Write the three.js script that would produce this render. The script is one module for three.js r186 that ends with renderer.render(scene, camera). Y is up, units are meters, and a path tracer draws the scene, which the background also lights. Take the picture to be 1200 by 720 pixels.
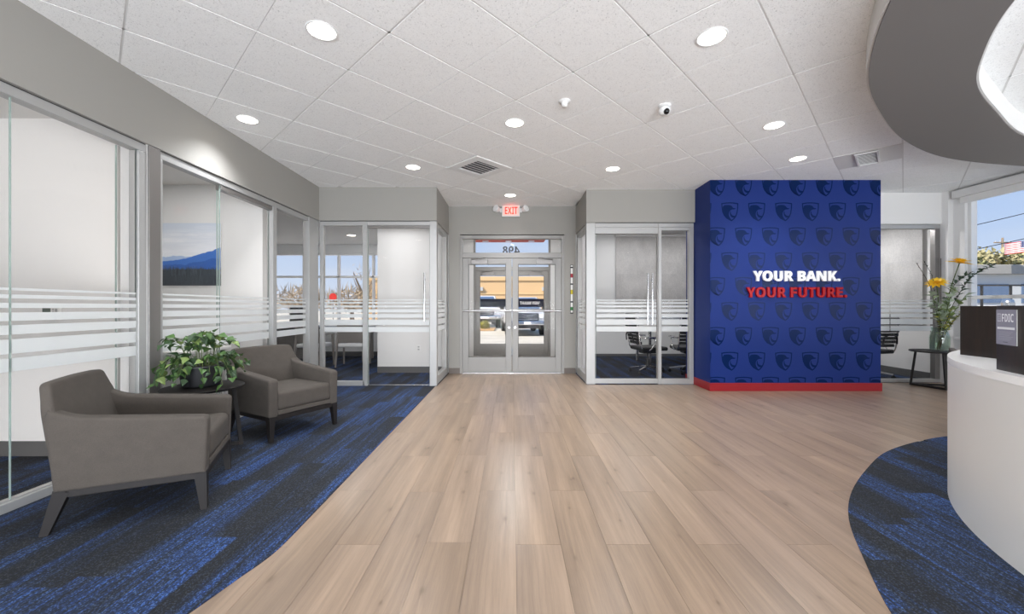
import * as THREE from 'three';
import { RoundedBoxGeometry } from 'three/addons/geometries/RoundedBoxGeometry.js';
import { TextGeometry } from 'three/addons/geometries/TextGeometry.js';
import { FontLoader } from 'three/addons/loaders/FontLoader.js';
import { mergeGeometries, toCreasedNormals } from 'three/addons/utils/BufferGeometryUtils.js';
import { RectAreaLightUniformsLib } from 'three/addons/lights/RectAreaLightUniformsLib.js';

// ---------------------------------------------------------------- camera, sky, sun, exposure
// Plan coordinates: x to the right, d = distance in front of the camera (world z = -d), y up, metres.
const scene = new THREE.Scene();
const renderer = new THREE.WebGLRenderer({ antialias: true });
renderer.toneMapping = THREE.LinearToneMapping;
renderer.toneMappingExposure = 1.9;
renderer.shadowMap.enabled = true;
RectAreaLightUniformsLib.init();
const EYE = 1.2, CEIL = 3.015, HEAD = 2.51;
const camera = new THREE.PerspectiveCamera(2 * Math.atan(360 / 476) * 180 / Math.PI, 1200 / 720, 0.05, 300);
camera.position.set(0, EYE, 0);
camera.lookAt(0, EYE, -1);
scene.add(camera);

let seed = 7;
const rnd = () => { seed = (seed * 1664525 + 1013904223) >>> 0; return seed / 4294967296; };
const rr = (a, b) => a + (b - a) * rnd();
// value noise
const hash = (x, y, s) => { let h = (x * 374761393 + y * 668265263 + s * 2147483647) | 0; h = Math.imul(h ^ (h >>> 13), 1274126177); return ((h ^ (h >>> 16)) >>> 0) / 4294967296; };
function vn(x, y, s = 0) {
  const xi = Math.floor(x), yi = Math.floor(y), fx = x - xi, fy = y - yi, u = fx * fx * (3 - 2 * fx), v = fy * fy * (3 - 2 * fy);
  const a = hash(xi, yi, s), b = hash(xi + 1, yi, s), c = hash(xi, yi + 1, s), e = hash(xi + 1, yi + 1, s);
  return a + (b - a) * u + (c - a) * v + (a - b - c + e) * u * v;
}
const fbm = (x, y, s = 0, o = 4) => { let t = 0, a = 0.5; for (let k = 0; k < o; k++) { t += a * vn(x, y, s + k); x *= 2.03; y *= 2.03; a *= 0.5; } return t; };

{ // sky: clear spring air with thin high cloud
  const W = 1024, H = 512, data = new Float32Array(W * H * 4);
  for (let j = 0; j < H; j++) for (let i = 0; i < W; i++) {
    const el = (j + 0.5) / H * Math.PI - Math.PI / 2, t = Math.max(0, Math.sin(el)), k = Math.pow(1 - t, 3.2);
    const az = i / W * 32, wrap = i > W * 0.9 ? (i - W * 0.9) / (W * 0.1) : 0;
    const n1 = fbm(az, el * 26, 3), n0 = fbm(az - 32, el * 26, 3), c = Math.max(0, (n1 * (1 - wrap) + n0 * wrap) - 0.5) * 1.4 * Math.min(1, Math.max(0, el * 6));
    const p = (j * W + i) * 4, mix = (a, b) => (a + (b - a) * k) * (1 - c) + 0.95 * c;
    data[p] = 0.5 * mix(0.17, 0.74); data[p + 1] = 0.5 * mix(0.42, 0.85); data[p + 2] = 0.5 * mix(0.92, 1.02); data[p + 3] = 1;
  }
  const t = new THREE.DataTexture(data, W, H, THREE.RGBAFormat, THREE.FloatType);
  t.mapping = THREE.EquirectangularReflectionMapping; t.magFilter = THREE.LinearFilter; t.needsUpdate = true;
  scene.background = t;
  scene.environment = t;
}
const sun = new THREE.DirectionalLight(0xfff4e4, 4.4);
sun.position.set(-22, 26, -4); sun.target.position.set(2, 0, -16);
sun.castShadow = true; sun.shadow.mapSize.set(2048, 2048);
Object.assign(sun.shadow.camera, { left: -60, right: 60, top: 50, bottom: -50, near: 1, far: 140 });
scene.add(sun, sun.target);
const DOWNLIGHT = 6.5, OFFICE_LIGHT = 48, REAR_FILL = 12, SIDE_FILL = 1.4, FILL_COLOR = '#eef4ff';  // glow strengths and tint drive the added fill shades behind and beside the camera

// ---------------------------------------------------------------- helpers
const taken = {};
const numbered = (n) => { const k = taken[n] = (taken[n] ?? -1) + 1; return k ? n + '_' + String(k).padStart(3, '0') : n; };
function tag(o, label, category, group, kind) { if (label) o.userData.label = label; if (category) o.userData.category = category; if (group) o.userData.group = group; if (kind) o.userData.kind = kind; return o; }
function thing(name, label, category, [x, y, d] = [0, 0, 0], turn = 0, group, kind) {
  const o = new THREE.Group(); o.name = numbered(name); o.position.set(x, y, -d); o.rotation.y = turn; scene.add(o);
  return tag(o, label, category, group, kind);
}
function clean(g) {
  g = g.index ? g.toNonIndexed() : g;
  for (const k of Object.keys(g.attributes)) if (!['position', 'normal', 'uv'].includes(k)) g.deleteAttribute(k);
  if (!g.attributes.uv) g.setAttribute('uv', new THREE.BufferAttribute(new Float32Array(g.attributes.position.count * 2), 2));
  return g;
}
const merge = (gs) => Array.isArray(gs) ? (gs.length === 1 ? gs[0] : mergeGeometries(gs.map(clean))) : gs;
function part(parent, name, gs, mat, label) {
  const m = new THREE.Mesh(merge(gs), mat); m.name = name; m.castShadow = m.receiveShadow = true;
  if (parent === scene) m.name = numbered(name);
  parent.add(m); if (label) m.userData.label = label;
  return m;
}
// geometry given in world plan coordinates, put under a thing that stands at its base
function wpart(parent, name, gs, mat, label) {
  const g = merge(gs); g.applyMatrix4(new THREE.Matrix4().makeTranslation(-parent.position.x, -parent.position.y, -parent.position.z));
  return part(parent, name, g, mat, label);
}
const struct = (name, gs, mat, label) => tag(part(scene, name, gs, mat), label, undefined, undefined, 'structure');
// box with uv in metres; x, y, d ranges
function bx(x0, x1, y0, y1, d0, d1) {
  const g = new THREE.BoxGeometry(x1 - x0, y1 - y0, d1 - d0).toNonIndexed(); g.translate((x0 + x1) / 2, (y0 + y1) / 2, -(d0 + d1) / 2);
  const p = g.attributes.position, n = g.attributes.normal, uv = g.attributes.uv;
  for (let i = 0; i < p.count; i++) {
    const ax = Math.abs(n.getX(i)), ay = Math.abs(n.getY(i));
    if (ax > 0.5) uv.setXY(i, p.getZ(i), p.getY(i)); else if (ay > 0.5) uv.setXY(i, p.getX(i), p.getZ(i)); else uv.setXY(i, p.getX(i), p.getY(i));
  }
  return g;
}
// rounded box, same ranges
function rb(x0, x1, y0, y1, d0, d1, r = 0.004, seg = 2) {
  const g = new RoundedBoxGeometry(x1 - x0, y1 - y0, d1 - d0, seg, Math.min(r, (x1 - x0) / 2.1, (y1 - y0) / 2.1, (d1 - d0) / 2.1));
  g.translate((x0 + x1) / 2, (y0 + y1) / 2, -(d0 + d1) / 2); return g;
}
const v3 = (x, y, z) => new THREE.Vector3(x, y, z);
// bar with a rectangular section from a to b (local axes), tapered
function bar(a, b, w0, t0, w1 = w0, t1 = t0, side = v3(1, 0, 0)) {
  const dir = b.clone().sub(a).normalize(), s = side.clone().addScaledVector(dir, -side.dot(dir)).normalize(), u = dir.clone().cross(s);
  const pts = [], q = (c, w, t) => [[-1, -1], [1, -1], [1, 1], [-1, 1]].map(([i, j]) => c.clone().addScaledVector(s, i * w / 2).addScaledVector(u, j * t / 2));
  const A = q(a, w0, t0), B = q(b, w1, t1), tri = (p1, p2, p3) => pts.push(p1, p2, p3), quad = (p1, p2, p3, p4) => { tri(p1, p2, p3); tri(p1, p3, p4); };
  quad(A[3], A[2], A[1], A[0]); quad(B[0], B[1], B[2], B[3]);
  for (let k = 0; k < 4; k++) quad(A[k], A[(k + 1) % 4], B[(k + 1) % 4], B[k]);
  const g = new THREE.BufferGeometry().setFromPoints(pts); g.computeVertexNormals(); return clean(g);
}
const tube = (pts, r, seg = 24, rad = 8) => new THREE.TubeGeometry(new THREE.CatmullRomCurve3(pts), seg, r, rad, false);
const cyl = (x, y, z, r0, r1, h, seg = 24) => { const g = new THREE.CylinderGeometry(r1, r0, h, seg); g.translate(x, y + h / 2, z); return g; };
const lathe = (pts, seg = 32) => new THREE.LatheGeometry(pts.map(([r, y]) => new THREE.Vector2(r, y)), seg);
// Sutherland-Hodgman: subject polygon cut by a convex counter-clockwise polygon
function clip(subject, convex) {
  let out = subject;
  for (let k = 0; k < convex.length && out.length; k++) {
    const [ax, ay] = convex[k], [bx_, by] = convex[(k + 1) % convex.length], inside = ([x, y]) => (bx_ - ax) * (y - ay) - (by - ay) * (x - ax);
    const res = [];
    out.forEach((p, i) => {
      const q = out[(i + 1) % out.length], a = inside(p), b = inside(q);
      if (a >= 0) res.push(p);
      if ((a >= 0) !== (b >= 0)) { const t = a / (a - b); res.push([p[0] + (q[0] - p[0]) * t, p[1] + (q[1] - p[1]) * t]); }
    });
    out = res;
  }
  return out;
}
function area(p) { let a = 0; p.forEach(([x, y], i) => { const [u, v] = p[(i + 1) % p.length]; a += x * v - u * y; }); return Math.abs(a / 2); }
function polySlab(poly, y0, h) { // polygon in (x, d) to a slab with its foot at y0
  const pts = poly.filter((p, i) => { const q = poly[(i + 1) % poly.length]; return Math.hypot(p[0] - q[0], p[1] - q[1]) > 1e-5; });
  const g = new THREE.ExtrudeGeometry(new THREE.Shape(pts.map(([x, d]) => new THREE.Vector2(x, d))), { depth: h, bevelEnabled: false });
  g.rotateX(-Math.PI / 2); g.translate(0, y0, 0); return g;
}
const rect = (x0, x1, d0, d1) => [[x0, d0], [x1, d0], [x1, d1], [x0, d1]];
const spline = (pts, n) => new THREE.CatmullRomCurve3(pts.map(([x, d]) => v3(x, d, 0)), false, 'centripetal').getPoints(n).map((p) => [p.x, p.y]);

// ---------------------------------------------------------------- textures
function dataTex(W, H, fn, srgb = true) {
  const a = new Uint8Array(W * H * 4);
  for (let j = 0; j < H; j++) for (let i = 0; i < W; i++) { const c = fn(i, j), p = (j * W + i) * 4; for (let k = 0; k < 3; k++) a[p + k] = Math.max(0, Math.min(255, c[k])); a[p + 3] = 255; }
  const t = new THREE.DataTexture(a, W, H); t.wrapS = t.wrapT = THREE.RepeatWrapping; t.magFilter = THREE.LinearFilter; if (srgb) t.colorSpace = THREE.SRGBColorSpace; t.needsUpdate = true; return t;
}
function canvasTex(w, h, draw) {
  const c = document.createElement('canvas'); c.width = w; c.height = h; draw(c.getContext('2d'), w, h);
  const t = new THREE.CanvasTexture(c); t.colorSpace = THREE.SRGBColorSpace; return t;
}
const NW = 6; // oak plank designs in one sheet, each a row
const oakTex = (() => {
  const W = 1536, R = 160, knots = [];
  for (let v = 0; v < NW; v++) { const l = []; for (let k = 0; k < (v % 3 === 0 ? 1 : 2); k++) l.push([rr(0.12, 1.1), rr(0.05, 0.18), rr(0.35, 1), rr(0.006, 0.012)]); knots.push(l); }
  return dataTex(W, R * NW, (i, j) => {
    const v = Math.floor(j / R), u = i / W * 1.22, w = (j % R) / R * 0.228;
    let w2 = w + 0.018 * (fbm(u * 1.7, w * 6, 20 + v, 3) - 0.5), dark = 0;
    for (const [ku, kw, s, r] of knots[v]) {
      const du = (u - ku) / 5, dw = w - kw, q = Math.sqrt(du * du + dw * dw) / r;
      w2 += 0.012 * Math.sign(dw || 1) * Math.exp(-q * q * 0.3);
      dark += s * (0.55 * Math.exp(-Math.pow(Math.hypot((u - ku) / 2.2, dw) / r, 2)) + 0.35 * Math.exp(-q * q * 0.12) * fbm(u * 10, w * 60, 50 + v));
    }
    const g1 = fbm(u * 2.2, w2 * 70, v * 7, 4), g2 = vn(u * 18, w2 * 520, v * 7 + 3), g3 = fbm(u * 1.1, w2 * 9, v * 7 + 5, 2);
    const pore = Math.max(0, vn(u * 30, w2 * 800, v + 90) - 0.72) * 0.5;
    const t = 1 + 0.2 * (g1 - 0.47) + 0.05 * (g2 - 0.5) + 0.3 * (g3 - 0.44) - 0.36 * dark - 0.22 * pore;
    return [206 * t + 2, 184 * t - 3 * dark, 163 * t - 8 * dark];
  });
})();
const NC = 8; // carpet plank designs in one sheet
const carpetTex = (() => {
  const R = 96, W = 640;
  return dataTex(W, R * NC, (i, j) => {
    const v = Math.floor(j / R), w = (j % R) / R, u = i / W;
    const wob = 0.05 * (fbm(u * 2.5, w * 3, v + 40, 2) - 0.5);
    const b = vn((w + wob) * 2.4 + v * 5.7, v * 2.3 + u * 0.5, 11), k = Math.min(1, Math.max(0, (b - 0.3) * 1.9));
    const yarn = vn(u * 60, j * 0.5, 61), fine = 0.6 * hash(i >> 2, j >> 1, 5) + 0.4 * hash(i >> 1, j, 6), line = hash(0, j >> 1, v + 9), hue = hash(i >> 2, j >> 1, 15);
    const s = 0.25 + 0.35 * yarn + 1.05 * fine + 0.3 * (line - 0.5), sp = fine > 0.72 ? 1 : 0;
    const c0 = [17, 20, 26], c1 = [28, 55, 102];
    const fl = vn((w + wob) * 26, u * 3, v + 71);
    const kk = Math.min(1, Math.max(0, k * (0.35 + 1.0 * fl) + 0.3 * (fl - 0.45)));
    return [0, 1, 2].map((q) => (c0[q] + (c1[q] - c0[q]) * kk) * s + sp * [22 + 14 * hue, 26 + 10 * hue, 40 - 14 * hue][q]);
  });
})();
const tileTex = dataTex(512, 512, (i, j) => { // mineral fibre: pin holes and short fissures
  const n = fbm(i / 9, j / 9, 2, 3), hole = Math.max(0, vn(i / 2.6, j / 2.6, 31) - 0.76) * 4, fis = Math.max(0, vn(i / 9, j / 3, 77) * vn(i / 3.2, j / 8, 78) - 0.52) * 3;
  const t = 247 + 8 * (n - 0.45) - 42 * hole - 60 * fis; return [t, t, t - 2];
});
const tileBump = dataTex(512, 512, (i, j) => { const hole = Math.max(0, vn(i / 2.6, j / 2.6, 31) - 0.76) * 4, fis = Math.max(0, vn(i / 9, j / 3, 77) * vn(i / 3.2, j / 8, 78) - 0.52) * 3, t = 200 - 120 * hole - 150 * fis; return [t, t, t]; }, false);
const fabricTex = dataTex(256, 256, (i, j) => { const t = 228 + 26 * (hash(i >> 1, j, 3) - 0.5) + 22 * (hash(i, j >> 1, 4) - 0.5) + 20 * (fbm(i / 40, j / 40, 9) - 0.5); return [t, t * 0.985, t * 0.965]; });
const fabricBump = dataTex(256, 256, (i, j) => { const t = 128 + 60 * Math.sin(i * 1.57) * Math.sin(j * 1.57) + 40 * (hash(i, j, 8) - 0.5); return [t, t, t]; }, false);
const darkWoodTex = dataTex(256, 1024, (i, j) => { const w = i / 256, u = j / 1024, w2 = w + 0.03 * (fbm(u * 3, w * 2, 5) - 0.5), t = 0.75 + 0.5 * (fbm(w2 * 42, u * 3, 8) - 0.5) + 0.3 * (vn(w2 * 160, u * 9, 10) - 0.5); return [104 * t, 84 * t, 72 * t]; });
const linenTex = dataTex(512, 512, (i, j) => { const t = 205 + 34 * (fbm(i / 50, j / 90, 19, 4) - 0.47) + 16 * (hash(i, j >> 3, 6) - 0.5) + 12 * (hash(i >> 3, j, 7) - 0.5); return [t, t * 0.99, t * 0.975]; });
const asphaltTex = dataTex(256, 256, (i, j) => { const t = 200 + 40 * (fbm(i / 30, j / 30, 8) - 0.5) + 24 * (hash(i, j, 2) - 0.5); return [t, t, t * 0.98]; });
for (const [t, r] of [[fabricTex, 4], [fabricBump, 4], [asphaltTex, 0.15], [tileTex, 1.64], [tileBump, 1.64], [linenTex, 0.5]]) t.repeat.set(r, r);

// ---------------------------------------------------------------- materials
const std = (color, roughness = 0.6, o = {}) => new THREE.MeshStandardMaterial({ color, roughness, ...o });
const phy = (o) => new THREE.MeshPhysicalMaterial(o);
const M = {
  paint: std('#9b9993', 0.85), white: std('#e4e3e0', 0.8), officeWhite: std('#e2e2e0', 0.8),
  tile: std('#ffffff', 0.95, { map: tileTex, bumpMap: tileBump, bumpScale: 0.0015 }), tee: std('#dad9d6', 0.7),
  soffit: std('#706c69', 0.7), soffitSide: std('#d9d8d5', 0.75),
  alu: std('#aeaeac', 0.42, { metalness: 0.3 }), aluDark: std('#8b8885', 0.35, { metalness: 0.6 }), gasket: std('#26282a', 0.7),
  steel: std('#b9b9b8', 0.25, { metalness: 0.9 }), chrome: std('#d8d8da', 0.12, { metalness: 1 }), chromeDark: std('#3a3b3d', 0.35, { metalness: 0.5 }),
  glass: phy({ color: '#fffefd', transmission: 1, thickness: 0, roughness: 0, ior: 1.5, specularIntensity: 0.13 }),
  doorGlass: phy({ color: '#fffefd', transmission: 1, thickness: 0, roughness: 0, ior: 1.5, specularIntensity: 0.03 }),
  edgeGlass: phy({ color: '#c2d2cc', transmission: 0.6, thickness: 0, roughness: 0.2 }),
  frost: phy({ color: '#eef0ef', transmission: 0.5, thickness: 0, roughness: 1 }),
  base: std('#5d5d5c', 0.6), baseBrown: std('#6b635c', 0.6), doorFrame: std('#918f8b', 0.45, { metalness: 0.15 }),
  blue: phy({ color: '#1a2f70', roughness: 0.45, specularIntensity: 0.3 }), blueGloss: phy({ color: '#061f4c', roughness: 0.25, specularIntensity: 0.3 }),
  red: std('#900e1a', 0.45), redLetter: phy({ color: '#a00a12', roughness: 0.2, specularIntensity: 0.35 }), whiteLetter: std('#f1f2f2', 0.4),
  fabric: std('#544f4a', 0.95, { map: fabricTex, bumpMap: fabricBump, bumpScale: 0.0008 }),
  wood: std('#43352d', 0.62, { map: darkWoodTex }), panelWood: std('#6f5f57', 0.42, { map: darkWoodTex }),
  desk: std('#d9d7d3', 0.35), deskTop: std('#efeeec', 0.25),
  pot: std('#1c1d20', 0.45), soil: std('#2b211a', 1), leafA: std('#44652f', 0.55), leafB: std('#2c4526', 0.55), leafC: std('#74894a', 0.55), stem: std('#4c5a2c', 0.7), sage: std('#a3b098', 0.7), lime: std('#a9a83a', 0.6), twig: std('#4a3d33', 0.8), leafDark: std('#3f5640', 0.6),
  petal: std('#ffd52e', 0.6), petalIn: std('#e0a010', 0.6),
  vase: phy({ color: '#eff6f0', transmission: 1, thickness: 0, roughness: 0.02, ior: 1.5 }),
  plastic: std('#e6e6e4', 0.5), black: std('#17181a', 0.45), blackGloss: std('#111214', 0.2), mesh: std('#2c2d2f', 0.8), meshLight: std('#4a4b4d', 0.7), screen: std('#101214', 0.12),
  navy: std('#10132c', 0.85), oak: std('#ffffff', 0.5, { map: oakTex }), carpet: std('#ffffff', 1, { map: carpetTex }),
  linen: phy({ color: '#ffffff', map: linenTex, roughness: 1, transmission: 0.25, thickness: 0 }), shade: phy({ color: '#f0efec', roughness: 1, transmission: 0.3, thickness: 0 }),
  greyWood: std('#8e8882', 0.6), greyPanel: std('#77736f', 0.8, { map: linenTex }), deskEdge: std('#3a3532', 0.5),
  lamp: std('#ffffff', 0.5, { emissive: '#fff6ea', emissiveIntensity: 6 }),
  asphalt: std('#e0ddd6', 0.95, { map: asphaltTex }), concrete: std('#d8d4cc', 0.9), tan: std('#d3b58c', 0.9), tanLight: std('#d8bb90', 0.9), redFascia: std('#b8382c', 0.6),
  carGrey: phy({ color: '#c9cccf', roughness: 0.3, metalness: 0.3, clearcoat: 1 }), carWhite: phy({ color: '#eceded', roughness: 0.3, clearcoat: 1 }), carGlass: std('#5a6e8c', 0.08), tyre: std('#1b1b1c', 0.9), carDark: std('#2a2c2e', 0.4), lens: std('#e8eef2', 0.1), bush: std('#8c8a3e', 0.9), tree: std('#a09c7a', 0.95), treeB: std('#8b9068', 0.95), trunk: std('#8a7c6c', 0.95), twigPale: std('#b09f86', 0.95), greyWall: std('#b6bcc2', 0.8), roofGrey: std('#8d8f8f', 0.9), stop: std('#c4261d', 0.5),
};
const oakTints = ['#b4b0aa', '#b0aca6', '#aba7a0', '#b3aea6', '#b0aba3'].map((c) => std(c, 0.3, { map: oakTex }));
const carpetTints = ['#ffffff', '#e8edf2'].map((c) => std(c, 1, { map: carpetTex }));

// ---------------------------------------------------------------- ground outside and building shell
struct('ground_outdoors', bx(-120, 160, -0.4, -0.16, 9.9, 150), M.asphalt, 'pale sunlit asphalt of the car park outside');
struct('ground_side', bx(7.05, 160, -0.4, -0.16, -40, 9.9), M.asphalt, 'pale asphalt beside the building');
struct('ground_far_side', bx(-120, -6.35, -0.4, -0.16, -40, 9.9), M.asphalt, 'pale asphalt beyond the offices');
struct('roof_slab', bx(-6.5, 7.2, 3.12, 3.5, -3.9, 10.05), M.concrete, 'flat roof over the lobby and offices');
struct('floor_slab', bx(-6.35, 7.05, -0.4, -0.02, -3.75, 10), M.concrete, 'concrete slab under the floor finishes');

// lobby outline, used by floor and ceiling
const XL = -2.92, XR = 6.9, FL = 6.15, FR = 6.28, FC = 6.45, DOOR = 7.32, EXT = 9.9, BACK = -3.6;
const lobby = [[XL, BACK], [XR, BACK], [XR, FC], [5.2, FC], [5.2, FR], [1.15, FR], [1.15, DOOR], [-1.14, DOOR], [-1.14, FL], [XL, FL]];
// edge of the lounge carpet and of the desk carpet
const edgeL = [[-1.16, FL], [-1.155, 5], [-1.155, 3.5], [-1.152, 2.5], ...spline([[-1.152, 2.34], [-1.155, 2.03], [-1.168, 1.93], [-1.209, 1.786], [-1.262, 1.589], [-1.37, 1.25], [-1.52, 0.85], [-1.7, 0.4], [-1.95, 0], [-2.3, -0.4]], 36)];
const edgeR = spline([[XR, 4.05], [5.9, 4.02], [5.2, 3.97], [4.6, 3.87], [4.025, 3.757], [3.667, 3.637], [3.1, 3.36], [2.62, 3.0], [2.164, 2.595], [1.895, 2.284], [1.696, 1.969], [1.483, 1.586], [1.36, 1.25], [1.3, 0.85], [1.3, 0.4], [1.4, -0.1]], 80);

{ // oak planks, one by one
  const floor = tag(part(scene, 'floor', bx(XL, XR, -0.02, -0.003, BACK, EXT - 0.1), std('#6f6254', 0.9)), 'light oak plank floor of the lobby', undefined, undefined, 'structure');
  const wood = [...edgeR, [1.4, -0.1], [-2.3, -0.4], ...[...edgeL].reverse(), [-1.14, FL], [-1.14, DOOR], [1.15, DOOR], [1.15, FR], [5.2, FR], [5.2, FC], [XR, FC]];
  const pw = 0.228, pl = 1.22; let n = 0;
  for (let c = -8; c * pw + 0.02 < XR; c++) for (let r = -1; r < 7; r++) {
    const x0 = 0.019 + c * pw, d0 = 2.05 + (r - 2) * pl + (((c % 2) + 2) % 2) * 0.605 + 0.02 * Math.round(hash(c, 0, 3) * 2 - 1);
    const g0 = 0.0006, p = clip(wood, rect(x0 + g0, x0 + pw - g0, d0 + g0, d0 + pl - g0));
    if (p.length < 3 || area(p) < 0.003) continue;
    const g = polySlab(p, -0.003, 0.003), uv = g.attributes.uv, pos = g.attributes.position, v = Math.floor(hash(c, r, 1) * NW), fl = hash(c, r, 2) > 0.5;
    for (let i = 0; i < pos.count; i++) {
      const u = (-pos.getZ(i) - d0) / pl, w = (pos.getX(i) - x0) / pw;
      uv.setXY(i, fl ? 1 - u : u, (v + 0.015 + 0.97 * (hash(c, r, 4) > 0.5 ? w : 1 - w)) / NW);
    }
    part(floor, n ? 'oak_plank_' + String(n).padStart(3, '0') : 'oak_plank', g, oakTints[Math.floor(hash(c, r, 5) * 5)]); n++;
  }
}
function carpet(name, label, outline, x0, d0, cols, rows) {
  const base = tag(part(scene, name, polySlab(outline, -0.019, 0.018), std('#15181d', 1)), label, 'carpet', undefined, 'structure');
  const cw = 0.25, cl = 1.0; let n = 0;
  for (let c = 0; c < cols; c++) for (let r = 0; r < rows; r++) {
    const a = x0 + c * cw, b = d0 + r * cl + (c % 4) * 0.31;
    const p = clip(outline, rect(a, a + cw, b, b + cl));
    if (p.length < 3 || area(p) < 0.002) continue;
    const g = polySlab(p, -0.001, 0.0055), uv = g.attributes.uv, pos = g.attributes.position, v = Math.floor(hash(c, r, 21) * NC), fl = hash(c, r, 22) > 0.5;
    for (let i = 0; i < pos.count; i++) { const w = (pos.getX(i) - a) / cw; uv.setXY(i, (-pos.getZ(i) - b) / cl, (v + 0.02 + 0.96 * (fl ? w : 1 - w)) / NC); }
    part(base, n ? 'carpet_plank_' + String(n).padStart(3, '0') : 'carpet_plank', g, carpetTints[n % 2]); n++;
  }
}
carpet('floor_carpet_lounge', 'blue and charcoal striped carpet under the lounge chairs', [[XL, BACK], [-2.3, BACK], [-2.3, -0.4], ...[...edgeL].reverse(), [XL, FL]], XL, -1.2, 8, 8);
carpet('floor_carpet_desk', 'blue and charcoal striped carpet curving around the reception desk', [[XR, BACK], [XR, 4.05], ...edgeR, [1.4, BACK]], 1.2, -0.7, 23, 5);
// office carpets
function officeCarpet(name, label, poly) { const g = polySlab(poly, -0.015, 0.017), uv = g.attributes.uv; for (let i = 0; i < uv.count; i++) { const x = uv.getX(i), y = uv.getY(i); uv.setXY(i, y, x / 0.25 / NC); } struct(name, g, M.carpet, label); }
officeCarpet('floor_office_near', 'striped blue carpet in the near glass office', rect(-6.2, XL, -1.5, 3.27));
officeCarpet('floor_office_middle', 'striped blue carpet in the office with the mountain picture', rect(-6.2, XL, 3.39, 5.05));
officeCarpet('floor_office_corner', 'striped blue carpet in the corner office by the entrance', [[-6.2, 5.15], [XL, 5.15], [XL, FL], [-1.14, FL], [-1.14, 7.4], [-2.45, 7.4], [-2.45, EXT], [-6.2, EXT]]);
officeCarpet('floor_office_meeting', 'dark striped carpet in the meeting room', [[1.15, FR], [2.83, FR], [2.83, 6.6], [4.78, 6.6], [4.78, EXT], [1.35, EXT], [1.35, 7.4], [1.15, 7.4]]);
officeCarpet('floor_office_right', 'dark striped carpet in the office beside the blue feature wall', rect(4.9, 6.9, FC, EXT));
struct('floor_vestibule', bx(-2.45, 1.3, -0.015, 0.001, DOOR, EXT), std('#a39a90', 0.8), 'grey mat floor of the entrance vestibule');

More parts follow.
